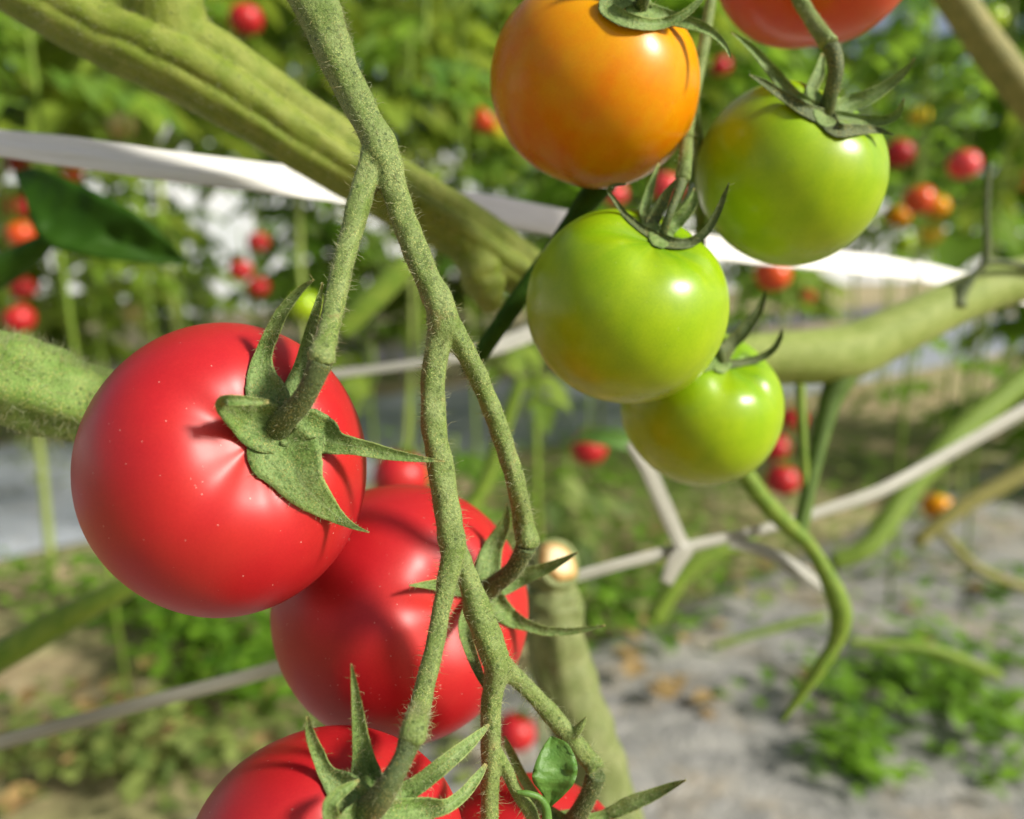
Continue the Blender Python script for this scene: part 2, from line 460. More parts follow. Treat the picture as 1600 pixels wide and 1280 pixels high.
col = b.ramp(b.noise(1.0, 6, 0.7, vec=mp.outputs[0], dist=0.8), [(0.34, (0.13, 0.133, 0.134)), (0.5, (0.245, 0.242, 0.225)), (0.68, (0.36, 0.35, 0.315))])
col = b.mix(b.ramp(b.noise(4.5, 6, 0.7), [(0.50, 0.0), (0.66, 0.8)]), col, b.ramp(b.noise(40, 5, 0.7), [(0.3, (0.16, 0.12, 0.07)), (0.7, (0.42, 0.34, 0.22))]))
b.set(Base_Color=col, Roughness=0.6); b.bump(b.noise(22, 4, 0.6, dist=1.0), 0.7, 0.02)
M['dusty_film'] = b.m
M['dark_film'] = plain("dark_mulch_film", (0.05, 0.045, 0.06), 0.4, (0.11, 0.10, 0.12), 5)
M['plastic_wall'] = plain("greenhouse_film", (0.78, 0.80, 0.82), 0.35, (0.68, 0.72, 0.74), 1.5, translucent=0.4)
M['steel'] = plain("galvanised_steel", (0.5, 0.52, 0.53), 0.4, (0.42, 0.44, 0.45), 6)

# ------------------------------------------------------------------ ground, film strips, far wall
DIR = np.array([math.sin(rad(50)), math.cos(rad(50)), 0.0])
NRM = np.array([-DIR[1], DIR[0], 0.0])
def row(s, D, z=0.0):
    return DIR * s + NRM * D + np.array([0, 0, z])

def grid(x0, x1, y0, y1, nx, ny, zf):
    V, Fc = [], []
    for j in range(ny + 1):
        for i in range(nx + 1):
            s = x0 + (x1 - x0) * i / nx; D = y0 + (y1 - y0) * j / ny
            V.append(row(s, D, zf(s, D)))
    for j in range(ny):
        for i in range(nx):
            a = j * (nx + 1) + i
            Fc.append((a, a + 1, a + nx + 2, a + nx + 1))
    return np.array(V), Fc
v, f = grid(-60, 90, -60, 90, 60, 60, lambda s, D: 0.0)
tag(mesh_obj("ground", v, f, M['soil']), kind='structure')
def film(D0, D1, s0, s1, m, seed):
    def zf(s, D):
        e = min(D - D0, D1 - D) / 0.08
        return 0.006 + 0.03 * min(1, max(0, e)) + 0.012 * abs(noise.noise(Vector((s * 3 + seed, D * 6, 0)))) + 0.012 * noise.noise(Vector((s * 9, D * 14 + seed, 3))) * min(1, max(0, e))
    v, f = grid(s0, s1, D0, D1, 260, 24, zf)
    return tag(mesh_obj("mulch_sheet", v, f, m), kind='structure')
film(0.18, 1.12, -1.0, 9, M['dusty_film'], 0)
film(2.55, 4.1, -3, 14, M['film'], 5)
film(5.2, 6.2, -6, 18, M['dark_film'], 9)

# far greenhouse wall of white plastic on steel posts
wr = empty("greenhouse_wall", row(6, 11.5), "white translucent plastic greenhouse wall on steel posts far behind the plant rows", "greenhouse wall")
V, Fc = [], []
for side, off in ((0, 0.0), (1, 0.01)):
    for i in range(61):
        for z in (0.05, 1.2, 2.6):
            V.append(row(-22 + i * 1.2, 11.5 + off + 0.02 * math.sin(i * 1.7), z))
for side in (0, 1):
    for i in range(60):
        for k in range(2):
            a = side * 183 + i * 3 + k
            Fc.append((a, a + 3, a + 4, a + 1))
mesh_obj("film", np.array(V), Fc, M['plastic_wall'], wr)
for i in range(16):
    p = row(-20 + i * 4.8, 11.4)
    v, f = tube([p, p + np.array([0, 0, 2.7])], [0.03, 0.03], 10)
    mesh_obj("post", v, f, M['steel'], wr)

# greenhouse roof: clear film over steel hoops, high above the rows
b = NB("roof_film")
tp = b.n("ShaderNodeBsdfTransparent"); tl = b.n("ShaderNodeBsdfTranslucent"); tl.inputs[0].default_value = (0.9, 0.92, 0.92, 1)
mx = b.n("ShaderNodeMixShader"); mx.inputs[0].default_value = 0.09
b.t.links.new(tp.outputs[0], mx.inputs[1]); b.t.links.new(tl.outputs[0], mx.inputs[2])
b.t.links.new(mx.outputs[0], b.t.nodes["Material Output"].inputs[0])
M['roof_film'] = b.m
def arch(D): return 2.62 + 1.3 * math.cos(math.pi * (D - 3.75) / 15.6)
ro = empty("greenhouse_roof", row(6, 3.75, 3.9), "arched clear film roof on steel hoops high over all the plant rows", "greenhouse roof")
V, Fc = [], []
nd, ns = 24, 30
for j in range(nd + 1):
    D = -4.0 + 15.4 * j / nd
    for i in range(ns + 1):
        V.append(row(-22 + 72 * i / ns, D, arch(D)))
for j in range(nd):
    for i in range(ns):
        a = j * (ns + 1) + i
        Fc.append((a, a + 1, a + ns + 2, a + ns + 1))
mesh_obj("film", np.array(V), Fc, M['roof_film'], ro)
for i in range(16):
    v, f = tube([row(-20.3 + i * 2.4, D, arch(D) - 0.03) for D in np.linspace(-4, 11.3, 24)], [0.016] * 24, 8)
    mesh_obj("hoop", v, f, M['steel'], ro)

# ------------------------------------------------------------------ leaves
def leaflet(base, d, up, L, wd, droop, rnd):
    """ovate, notched, folded leaflet: 3 x 6 points"""
    d = d / np.linalg.norm(d); s = np.cross(d, up); s /= np.linalg.norm(s) + 1e-9; u = np.cross(s, d)
    prof = (0.10, 0.85, 1.0, 0.72, 0.46, 0.03)
    ts = (0.0, 0.22, 0.42, 0.62, 0.82, 1.0)
    V = []
    for i, (t, w) in enumerate(zip(ts, prof)):
        c = base + d * L * t - np.array([0, 0, 1.0]) * droop * L * t * t
        w *= wd * (1 + 0.25 * (rnd.random() - 0.5))
        lift = u * w * 0.35
        V += [c - s * w + lift, c - u * 0.0, c + s * w + lift]
    Fc = []
    for i in range(5):
        a = i * 3
        Fc += [(a, a + 1, a + 4, a + 3), (a + 1, a + 2, a + 5, a + 4)]
    return np.array(V), Fc

def compound(base, d, L, rnd, n=3, size=1.0):
    """tomato leaf: drooping rachis with pairs of leaflets and an end leaflet"""
    out = []
    d = d / np.linalg.norm(d)
    z = np.array([0, 0, 1.0])
    s = np.cross(d, z); s /= np.linalg.norm(s) + 1e-9
    def at(t): return base + d * L * t - z * L * 0.45 * t * t
    out.append(tube([at(t) for t in (0, 0.33, 0.66, 1)], [0.003, 0.0026, 0.002, 0.001], 5))
    for k in range(n):
        t = 0.35 + 0.55 * k / max(1, n - 1)
        for sg in (-1, 1):
            dd = s * sg + d * 0.5 - z * (0.2 + 0.5 * rnd.random())
            l = (0.075 - 0.012 * k + 0.025 * rnd.random()) * size
            out.append(leaflet(at(t), dd, z + d * 0.3 * (rnd.random() - 0.5), l, l * 0.33, 0.35, rnd))
    out.append(leaflet(at(1), d - z * 0.7, z, 0.09 * size, 0.032 * size, 0.3, rnd))
    return out

def plant_mesh(seed, z0, z1, nleaf, low, lean=0.0, size=1.0):
    rnd = random.Random(seed)
    parts = []
    for i in range(nleaf + low):
        z = z0 + (z1 - z0) * (i + rnd.random()) / nleaf if i < nleaf else rnd.uniform(0.2, z0)
        a = rnd.random() * 2 * math.pi
        el = 0.15 + 0.5 * rnd.random()
        d = np.array([math.cos(a), math.sin(a), el])
        b0 = np.array([lean * z + 0.02 * math.cos(a), 0.02 * math.sin(a), z])
        parts += compound(b0, d, 0.22 + 0.16 * rnd.random(), rnd, 3, size * (1.35 + 0.9 * rnd.random()))
    return join(parts)

PM = []
for k, (z0, z1, nl, mt) in enumerate([(0.86, 2.2, 30, 'leaf'), (0.92, 2.3, 32, 'leaf'), (1.0, 2.3, 28, 'leaf_warm'), (0.88, 2.3, 40, 'leaf'), (0.6, 2.1, 40, 'leaf_warm'), (1.12, 2.2, 24, 'leaf_warm')]):
    v, f = plant_mesh(100 + k, z0, z1, nl, 26 if k in (3, 4) else 0)
    sz = 0.02 * np.sin(np.linspace(0, 9, 16) + k)
    c = np.stack([sz + 0.0, 0.6 * np.cos(np.linspace(0, 7, 16)) * 0.02, np.linspace(0, 2.05, 16)], -1)
    sv, sf = tube(c, np.linspace(0.011, 0.005, 16), 8)
    root = empty("tomato_plant", (0, 0, 0))
    fo = mesh_obj("foliage", v, f, M[mt], root)
    st = mesh_obj("stem", sv, sf, M['far_stem'], root)
    PM.append((root, fo, st))
used = set()
def put_plant(k, s, D, label, group, rz, sc=1.0):
    src = PM[k]
    if k in used:
        r = src[0].copy(); COL.objects.link(r)
        for ch in src[1:]:
            c = ch.copy(); COL.objects.link(c); c.parent = r
    else:
        used.add(k); r = src[0]
    r.location = row(s, D); r.rotation_euler = (0, 0, rz); r.scale = (sc, sc, sc)
    tag(r, label, "tomato plant", group)
    return r

# rows are seen from in front of our own plant; s runs along a row
rr = random.Random(3)
def s_at(px, D):
    # s of the point of row D seen at pixel column px
    l = (px - W0 / 2) / FPX / math.cos(PITCH)
    y = D / (DIR[0] - DIR[1] * l)
    return DIR[0] * y * l + DIR[1] * y
def pick(D, k, s):
    if D < 1.5: return (0, 3)[k % 2]
    if D < 3:
        # the rows open between the dark leaf and the fruit stem: only high foliage there
        return 5 if s_at(150, D) < s < s_at(640, D) else (0, 1, 2)[k % 3]
    return (3, 2, 4, 5, 1)[k % 5]
k = 0
for D, p0, p1, step, tall, lab, grp in (
        (1.0, 1530, 1700, 0.42, 1.0, "blurred tomato plant in the row of orange and pink fruit beyond the pale stem", "tomato plants in the nearest row"),
        (2.35, -330, 1500, 0.42, 1.0, "blurred leafy tomato plant standing in the second row behind the fruit clusters", "tomato plants in the second row"),
        (4.5, -250, 1250, 0.46, 1.3, "blurred tomato plant in the far row beneath the white greenhouse wall", "tomato plants in the far row"),
        (6.9, -200, 1000, 0.95, 1.5, "small blurred tomato plant in the farthest row before the plastic wall", "tomato plants in the farthest row")):
    s = s_at(p0, D); e = s_at(p1, D)
    while s < e:
        put_plant(pick(D, k, s), s + rr.uniform(-.08, .08), D + rr.uniform(-.12, .12), lab, grp, rr.uniform(0, 6.28), tall * rr.uniform(0.92, 1.08))
        s += step; k += 1

# ------------------------------------------------------------------ weeds and litter
def scatter(name, patches, m, lo, hi, flat=0.4, slim=0.35):
    rnd = random.Random(hash(name) % 1000 if False else len(name) * 17)
    parts = []
    for (px, py, sx, sy, n, hgt) in patches:
        for i in range(n):
            x = rnd.gauss(px, sx); y = rnd.gauss(py, sy)
            if y < 445: y = 445 + abs(y - 445)
            p = G(x, y)
            if np.linalg.norm(p[:2]) > 13 or np.linalg.norm(p[:2]) < 0.8: continue
            p = p + np.array([0, 0, 0.045 + hgt * rnd.random() ** 1.5])
            a = rnd.random() * 2 * math.pi
            d = np.array([math.cos(a), math.sin(a), (rnd.random() - 0.2) * flat * 2])
            L = lo + (hi - lo) * rnd.random()
            parts.append(leaflet(p, d, np.array([0.2 * rnd.random(), 0.2 * rnd.random(), 1.0]), L, L * slim, 0.2, rnd))
    v, f = join(parts)
    return tag(mesh_obj(name, v, f, m), name.replace("_", " "), name.replace("_", " "), None, 'stuff')

w = scatter("weeds", [(210, 975, 90, 25, 240, .10), (340, 1030, 70, 45, 420, .13), (420, 1110, 60, 40, 200, .1), (1420, 1110, 90, 40, 190, .09), (1330, 1230, 40, 25, 70, .08), (1560, 1200, 50, 50, 60, .06),
                      (1480, 1140, 40, 40, 80, .1), (930, 780, 110, 40, 600, .14), (1180, 720, 150, 45, 700, .16), (950, 980, 90, 40, 300, .1), (1450, 660, 130, 40, 400, .14), (80, 960, 60, 25, 60, .08), (1030, 900, 100, 50, 160, .1),
                      (1560, 960, 40, 25, 40, .06), (1230, 1130, 120, 60, 16, .03), (1400, 905, 40, 20, 18, .04)], M['weed'], 0.02, 0.055)
w['label'] = "low green weeds growing in patches over the soil and film"
w = scatter("undergrowth", [(250, 1220, 250, 40, 420, .07), (60, 720, 120, 30, 300, .14), (1000, 850, 260, 60, 1100, .12), (300, 470, 300, 22, 2600, .35), (1250, 470, 250, 22, 1600, .3), (700, 485, 400, 25, 1600, .28), (1450, 680, 130, 50, 300, .12), (420, 700, 300, 40, 250, .1)],
            M['weed_dull'], 0.02, 0.05)
w['label'] = "dull trampled undergrowth covering the soil between the film strips"
w = scatter("dry_litter", [(1050, 1135, 30, 14, 6, .02), (985, 1060, 12, 50, 7, .06), (1180, 920, 40, 20, 10, .03), (240, 960, 20, 25, 12, .03), (130, 1210, 60, 20, 14, .02), (1300, 640, 120, 25, 60, .04), (650, 540, 120, 20, 60, .05), (250, 1130, 200, 60, 60, .02), (920, 860, 150, 60, 60, .03), (1250, 1000, 200, 100, 16, .015)],
            M['dry'], 0.03, 0.07, 0.3, 0.4)
w['label'] = "brown dry leaf litter strewn over soil and grey film"

# ------------------------------------------------------------------ fruit
def cam2w(q):
    q = np.asarray(q)
    return CAM + np.outer(q[:, 0], R_) + np.outer(q[:, 1], U_) - np.outer(q[:, 2], F_)

def fruit_shape(seed, ribs, dip, h, nlat=72, nlon=110):
    th = np.linspace(0.0, math.pi, nlat)
    ph = np.linspace(0, 2 * math.pi, nlon, endpoint=False)
    T, Ph = np.meshgrid(th, ph, indexing='ij')
    k, amp, p0 = ribs
    g = 0.5 + 0.5 * np.cos(k * Ph + p0 + 0.35 * np.sin(2 * Ph + p0))
    groove = (1 - g) ** 2
    sh = np.exp(-((T - 0.42) / 0.30) ** 2)
    rho = np.sin(T) ** 0.94 * (1 - amp * 0.5 * sh * groove)
    z = h * np.cos(T) - dip * np.exp(-(T / 0.36) ** 2) - amp * sh * groove * 0.6
    z = z + 0.03 * np.exp(-((math.pi - T) / 0.22) ** 2)
    x, y = rho * np.cos(Ph), rho * np.sin(Ph)
    V = np.stack([x, y, z], -1).reshape(-1, 3)
    for i in range(len(V)):
        V[i] *= 1 + 0.022 * noise.noise(Vector(V[i] * 1.1 + seed))
    Fc = []
    for i in range(nlat - 1):
        for j in range(nlon):
            j2 = (j + 1) % nlon
            Fc.append((i * nlon + j, (i + 1) * nlon + j, (i + 1) * nlon + j2, i * nlon + j2))
    return V, Fc, (T / math.pi).ravel(), (Ph / (2 * math.pi)).ravel()

class Tomato: pass
def tomato(label, group, box, d, axis, mat, seed, ribs=(5, 0.05, 0.0), dip=0.16, h=0.93):
    V, Fc, pol, az = fruit_shape(seed, ribs, dip, h)
    ax = Vector(axis).normalized()
    q = Vector((0, 0, 1)).rotation_difference(ax)
    V = V @ np.array(q.to_matrix()).T
    x0, y0, x1, y1 = box
    cx, cy, sx, sy = (x0 + x1) / 2, (y0 + y1) / 2, (x1 - x0) / 2 * d / FPX, (y1 - y0) / 2 * d / FPX
    for _ in range(8):
        Q = V * np.array([sx, sy, (sx + sy) / 2]) + np.array([(cx - W0 / 2) / FPX * d, (H0 / 2 - cy) / FPX * d, -d])
        pr = proj(cam2w(Q))
        a0, b0, a1, b1 = pr[:, 0].min(), pr[:, 1].min(), pr[:, 0].max(), pr[:, 1].max()
        sx *= (x1 - x0) / (a1 - a0); sy *= (y1 - y0) / (b1 - b0)
        cx += (x0 + x1 - a0 - a1) / 2; cy += (y0 + y1 - b0 - b1) / 2
    Wv = cam2w(Q)
    t = Tomato()
    t.root = empty("tomato", P(cx, cy, d), label, "tomato", group)
    t.fruit = mesh_obj("fruit", Wv, Fc, mat, t.root, attrs={'polar': pol, 'azim': az})
    t.bvh = BVHTree.FromPolygons([Vector(p) for p in Wv], Fc)
    t.d = d; t.k = 0
    return t

def hit(t, px, py):
    v = ray(px, py)
    L = np.linalg.norm(v)
    loc, nor, idx, dist = t.bvh.ray_cast(Vector(CAM), Vector(v / L))
    return None if loc is None else dist / L

def calyx(t, px, py, r=16, mat=None):
    """the collar the sepals spring from"""
    d = hit(t, px, py)
    t.dc = (d if d else t.dc) - 0.0010
    n, rings = 30, (0.0, 0.3, 0.6, 0.85, 1.0)
    V = []
    for q in rings[1:]:
        for k in range(n):
            g = 2 * math.pi * k / n
            w = r * q * 1.25 * (1 + 0.16 * noise.noise(Vector((math.cos(g) * 1.5, math.sin(g) * 1.5, px * 0.1))))
            x, y = px + w * math.cos(g), py + w * math.sin(g)
            h_ = hit(t, x, y)
            d0 = min(h_ - 0.0008, t.dc + 0.0035) if h_ else t.dc + 0.001
            V.append(P(x, y, d0 - 0.0003 * (1 - q * q) - 0.0001))
    for k in range(n):
        g = 2 * math.pi * k / n
        V.append(V[(len(rings) - 2) * n + k] + F_ * 0.0008)
    V.append(P(px, py, t.dc + 0.0002))
    c_i = len(V) - 1
    Fc = [(c_i, k, (k + 1) % n) for k in range(n)]
    for j in range(len(rings) - 1):
        for k in range(n):
            k2 = (k + 1) % n
            Fc.append((j * n + k, (j + 1) * n + k, (j + 1) * n + k2, j * n + k2))
    t.cal = mesh_obj("calyx", np.array(V), Fc, mat or M['sepal'], t.root)
    t.sep = []

def sepal(t, pts, lift=0.0, camber=0.25, clear=0.0006, mat=None, thick=0.0005, lifts=None, free=False):
    """pts rows: px, py, half width in px along the spine, first at the calyx; lift: mm the tip stands towards the lens"""
    P0 = np.asarray(pts, dtype=float)
    m = len(P0)
    dep = []
    last = t.dc
    for i, (x, y, w) in enumerate(P0):
        h_ = hit(t, x, y)
        if free or h_ is None: dd = last
        else: dd = min(h_ - clear, t.dc + 0.004)
        if i == 0: dd = t.dc
        last = dd
        dep.append(dd)
    dep = np.array(dep)
    tt = np.linspace(0, 1, m)
    if lifts is not None: dep = dep - np.array(lifts) * 0.001
    else: dep = dep - lift * 0.001 * tt ** 1.8
    S = crom(np.column_stack([P0, dep]), 7)
    n = len(S)
    tx = np.gradient(S[:, 0]); ty = np.gradient(S[:, 1])
    ln = np.hypot(tx, ty) + 1e-9
    nx, ny = -ty / ln, tx / ln
    cols = 9
    t.k += 1
    top, bot = [], []
    for i in range(n):
        w = max(S[i, 2], 0.6)
        for c in range(cols):
            s = -1 + 2 * c / (cols - 1)
            edge = 1.0 + 0.05 * noise.noise(Vector((i * 0.6, s * 2, t.k)))
            px, py = S[i, 0] + nx[i] * w * s * edge, S[i, 1] + ny[i] * w * s * edge
            wm = w * S[i, 3] / FPX
            d = S[i, 3] - camber * wm * (s * s - 0.35) + 0.15 * wm * noise.noise(Vector((i * 0.22, s, t.k * 3.1)))
            th = thick * (1 - 0.55 * s * s)
            h_ = hit(t, px, py) if not free else None
            if h_ is not None: d = min(d, h_ - th - 0.00025 - 0.00003 * t.k)
            top.append(P(px, py, d - 0.00003 * t.k)); bot.append(P(px, py, d + th))
    V = np.array(top + bot)
    N = n * cols
    Fc = []
    for i in range(n - 1):
        for c in range(cols - 1):
            a = i * cols + c
            Fc.append((a, a + 1, a + cols + 1, a + cols))
            Fc.append((N + a, N + a + cols, N + a + cols + 1, N + a + 1))
        a = i * cols
        Fc.append((a, a + cols, N + a + cols, N + a))
        a = i * cols + cols - 1
        Fc.append((a, N + a, N + a + cols, a + cols))
    Fc.append(tuple(list(range(0, cols)) [::-1] + [N + c for c in range(cols)]))
    e = (n - 1) * cols
    Fc.append(tuple([e + c for c in range(cols)] + [N + e + c for c in range(cols - 1, -1, -1)]))
    sa = np.tile(np.linspace(-1, 1, cols), 2 * n)
    o = mesh_obj("sepal", V, Fc, mat or M['sepal'], t.cal, attrs={'across': sa, 'along': np.tile(np.repeat(np.linspace(0, 1, n), cols), 2)})
    t.sep.append((V, Fc))
    return o

def fuzz_sepals(t, dens=4.0e6, lmax=0.0015):
    v, f = join(t.sep)
    hairs("hairs", v, f, t.cal, M['hair'], dens, 0.00015, lmax, 0.000034, tilt=0.6)

def pedicel(t, path, dens=6.0e6, lmax=0.0011, mat=None):
    v, f = fuse([ptube(path, 16)], 0.0004, 4)
    o = mesh_obj("pedicel", v, f, mat or M['pedicel'], t.root)
    if dens: hairs("hairs", v, f, o, M['hair'], dens, 0.00015, lmax, 0.000032, tilt=0.5)
    return o

RED = "red tomatoes on the hanging truss"
GRN = "tomatoes on the ripening truss"

# --- large red tomato, fully seen
t = tomato("large ripe red tomato whose whole star of five sepals faces the camera", RED, (110, 504, 573, 966), 0.155, (.50, .26, .83), M['red'], 1.0, (5, 0.042, 2.2), 0.17)
calyx(t, 438, 668, 24)
dk = t.dc
sepal(t, [(438, 668, 26), (418, 620, 34), (409, 585, 23), (412, 553, 14), (426, 518, 12), (442, 486, 10), (469, 453, 6), (491, 437, 1)], 7, camber=.5)
sepal(t, [(442, 662, 24), (460, 612, 20), (470, 574, 12), (479, 540, 10), (488, 505, 8), (497, 475, 6), (504, 441, 1)], 5, camber=.6)
sepal(t, [(440, 668, 26), (475, 672, 36), (506, 682, 31), (526, 692, 19), (552, 697, 14), (584, 704, 12), (616, 711, 9), (656, 717, 5), (695, 721, 1)], lifts=[0, 0, 0.3, 1, 1.5, 1.5, 1.5, 1.5, 1.5], camber=.4)
sepal(t, [(438, 668, 36), (442, 700, 58), (458, 728, 50), (476, 760, 35), (502, 786, 23), (527, 807, 12), (551, 822, 5), (577, 832, 1)], 3.0, camber=.12)
sepal(t, [(438, 672, 40), (402, 664, 38), (374, 651, 25), (349, 636, 13), (352, 627, 10), (376, 626, 8), (398, 627, 6), (420, 628, 3)], lifts=[0, .5, 2.0, 5.5, 8.5, 10, 10.6, 10.8], camber=.5)
fuzz_sepals(t)
KN1 = (503, 560, dk - 0.0065)
pedicel(t, [(432, 672, dk + 0.001, 22), (446, 655, dk - 0.0015, 19), (468, 632, dk - 0.0035, 18), (486, 602, dk - 0.0055, 17), (497, 575, dk - 0.0063, 19), (503, 563, KN1[2], 20)])

# --- second red tomato behind
t2 = tomato("ripe red tomato behind the forked stem, below the large one with five sepals", RED, (422, 757, 826, 1168), 0.190, (.58, .20, .79), M['red'], 4.0, (5, 0.032, 0.6), 0.15)
calyx(t2, 758, 925, 20)
dk2 = t2.dc
sepal(t2, [(758, 925, 22), (763, 885, 20), (771, 854, 15), (785, 828, 11), (791, 807, 6), (792, 786, 1)], 5, camber=.4)
sepal(t2, [(760, 927, 16), (798, 912, 13), (826, 898, 12), (854, 888, 9), (881, 875, 5), (903, 863, 1)], 6, camber=.6)
sepal(t2, [(762, 928, 22), (780, 950, 18), (800, 967, 14), (825, 978, 9), (853, 986, 8), (886, 987, 6), (918, 983, 4), (946, 977, 1)], 5, camber=.5)
sepal(t2, [(752, 922, 16), (704, 916, 13), (682, 914, 9), (660, 914, 5), (639, 915, 1)], 3.5, camber=.4)
sepal(t2, [(752, 928, 16), (732, 958, 11), (727, 985, 11), (738, 1025, 9), (752, 1060, 6), (769, 1094, 1)], lifts=[0, 3, 6, 11, 16, 20], camber=.6)
fuzz_sepals(t2)
KN2 = (824, 850, dk2 - 0.010)
pedicel(t2, [(762, 922, dk2 + 0.0005, 17), (775, 912, dk2 - 0.003, 15), (800, 892, dk2 - 0.0065, 14), (815, 868, dk2 - 0.009, 15), (823, 853, KN2[2], 17)])

# --- bottom red tomato, cut by the frame
t3 = tomato("ripe red tomato at the lower edge under upright spiky sepals", RED, (283, 1133, 727, 1570), 0.143, (.36, .40, .84), M['red'], 9.0, (5, 0.06, 1.4), 0.16)
calyx(t3, 577, 1264, 30)
dk3 = t3.dc
sepal(t3, [(577, 1262, 34), (573, 1220, 28), (568, 1184, 18), (563, 1148, 13), (558, 1105, 9), (553, 1066, 5), (549, 1037, 1)], 7, camber=.5)
sepal(t3, [(572, 1264, 30), (536, 1232, 28), (510, 1207, 14), (496, 1176, 11), (485, 1148, 8), (480, 1119, 2)], 6, camber=.5)
sepal(t3, [(572, 1270, 24), (545, 1288, 24), (522, 1284, 16), (516, 1258, 12), (530, 1240, 10), (546, 1229, 7), (561, 1219, 2)], lifts=[0, 1.5, 4, 6, 7, 7.5, 7.5], camber=.5)
sepal(t3, [(582, 1264, 26), (622, 1244, 18), (656, 1224, 15), (693, 1195, 14), (727, 1167, 11), (748, 1148, 7), (764, 1132, 2)], lifts=[0, 0, 0, 0, -2, -5, -8], camber=.5)
sepal(t3, [(582, 1270, 26), (625, 1272, 26), (664, 1264, 19), (697, 1260, 12), (724, 1241, 10), (744, 1217, 8), (760, 1194, 3)], lifts=[0, 0, 0, 0, -3, -6, -9], camber=.5)
fuzz_sepals(t3)
KN3 = (645, 1146, dk3 - 0.0005)
pedicel(t3, [(574, 1268, dk3 + 0.001, 24), (594, 1247, dk3 - 0.002, 21), (612, 1218, dk3 - 0.003, 18), (630, 1185, dk3 - 0.002, 16), (641, 1155, KN3[2], 19), (645, 1148, KN3[2], 21)])

# --- fourth red tomato, lowest, mostly hidden
t4 = tomato("red tomato at the lower edge mostly hidden behind the small bract leaf", RED, (660, 1207, 985, 1530), 0.178, (.45, .45, .77), M['red'], 12.0, (5, 0.05, 2.0), 0.15)
calyx(t4, 888, 1292, 20)
dk4 = t4.dc
sepal(t4, [(892, 1292, 16), (935, 1278, 10), (960, 1268, 11), (985, 1256, 13), (1022, 1241, 10), (1050, 1228, 6), (1072, 1219, 1)], 6, camber=.6)
sepal(t4, [(882, 1288, 14), (846, 1258, 9), (830, 1236, 9), (817, 1215, 8), (803, 1186, 7), (794, 1166, 5), (789, 1150, 1)], 7, camber=.5)
fuzz_sepals(t4)
pedicel(t4, [(890, 1292, dk4 + 0.001, 17), (904, 1272, dk4 - 0.003, 15), (921, 1240, dk4 - 0.005, 14), (932, 1208, dk4 - 0.006, 17)])

# --- ripening truss
to = tomato("orange half ripe tomato with a yellow patch under its sepals", GRN, (766, -36, 1094, 295), 0.190, (.38, .80, .46), M['orange'], 15.0, (5, 0.05, 2.9), 0.18)
calyx(to, 1000, 14, 18)
sepal(to, [(985, -6, 16), (948, 8, 14), (968, 26, 13), (1000, 36, 11), (1032, 37, 9), (1065, 25, 7), (1092, 2, 5), (1110, -20, 2)], lifts=[0.5, 0.5, 0.8, 1.0, 1.2, 1.5, 2, 2.5], camber=.5)
sepal(to, [(1005, 16, 16), (1040, 26, 13), (1070, 34, 11), (1098, 43, 9), (1121, 58, 6), (1135, 75, 4), (1141, 91, 1)], 2, camber=.5)
sepal(to, [(1000, 8, 16), (970, -12, 14), (940, -30, 10), (915, -44, 4)], 2)
fuzz_sepals(to, 1.2e6)
pedicel(to, [(1000, 14, to.dc + 0.001, 12), (1006, -10, to.dc - 0.003, 11), (1010, -50, to.dc - 0.003, 11), (1012, -90, to.dc, 12)], 2e6)

tg = tomato("glossy green tomato in the middle, directly below the orange one", GRN, (822, 326, 1140, 631), 0.185, (.24, .68, .69), M['green'], 20.0, (5, 0.045, 0.3), 0.16)
calyx(tg, 1032, 368, 15)
D5 = M['pedicel']
sepal(tg, [(1026, 370, 9), (1000, 355, 6), (978, 336, 5), (960, 312, 4), (951, 298, 3), (958, 290, 3), (978, 288, 2)], 5, camber=.5, mat=D5)
sepal(tg, [(1026, 370, 11), (1020, 350, 11), (1030, 325, 10), (1043, 302, 7), (1056, 281, 1)], 4, camber=.5, mat=D5)
sepal(tg, [(1030, 374, 12), (1052, 380, 9), (1078, 379, 8), (1102, 363, 7), (1119, 336, 6), (1131, 308, 4), (1139, 286, 1)], 6, camber=.5, mat=D5)
sepal(tg, [(1034, 370, 11), (1050, 352, 12), (1068, 335, 11), (1082, 315, 9), (1086, 294, 2)], 2, camber=.6)
sepal(tg, [(1026, 364, 10), (1008, 335, 9), (1015, 300, 7), (1030, 255, 2)], -3, camber=.6)
fuzz_sepals(tg, 0.8e6)
KN5 = (1067, 275, tg.dc + 0.003)
pedicel(tg, [(1034, 368, tg.dc + 0.001, 8), (1046, 335, tg.dc - 0.001, 7), (1058, 305, tg.dc + 0.001, 8), (1066, 278, KN5[2], 10)], 1.5e6)

tr = tomato("broad green tomato with two white glints below long upswept sepals", GRN, (1087, 125, 1390, 416), 0.200, (.34, .66, .67), M['green'], 26.0, (5, 0.075, 1.9), 0.20)
calyx(tr, 1292, 178, 17)
sepal(tr, [(1288, 178, 14), (1246, 156, 13), (1222, 130, 11), (1199, 102, 9), (1172, 73, 6), (1142, 50, 1)], 7, camber=.6)
sepal(tr, [(1294, 186, 14), (1256, 170, 11), (1222, 149, 8), (1195, 130, 6), (1170, 116, 1)], 9, camber=.5, mat=D5)
sepal(tr, [(1292, 186, 16), (1308, 203, 12), (1338, 203, 9), (1366, 203, 6), (1396, 210, 1)], 4, camber=.5, mat=D5)
sepal(tr, [(1296, 178, 15), (1326, 163, 14), (1360, 150, 12), (1392, 130, 8), (1415, 110, 5), (1430, 91, 1)], 6, camber=.6)
sepal(tr, [(1298, 183, 13), (1342, 187, 9), (1378, 189, 8), (1402, 178, 6), (1413, 154, 1)], 6, camber=.6)
sepal(tr, [(1288, 170, 13), (1269, 142, 10), (1280, 114, 9), (1286, 84, 3)], -2, camber=.5)
fuzz_sepals(tr, 1.5e6)
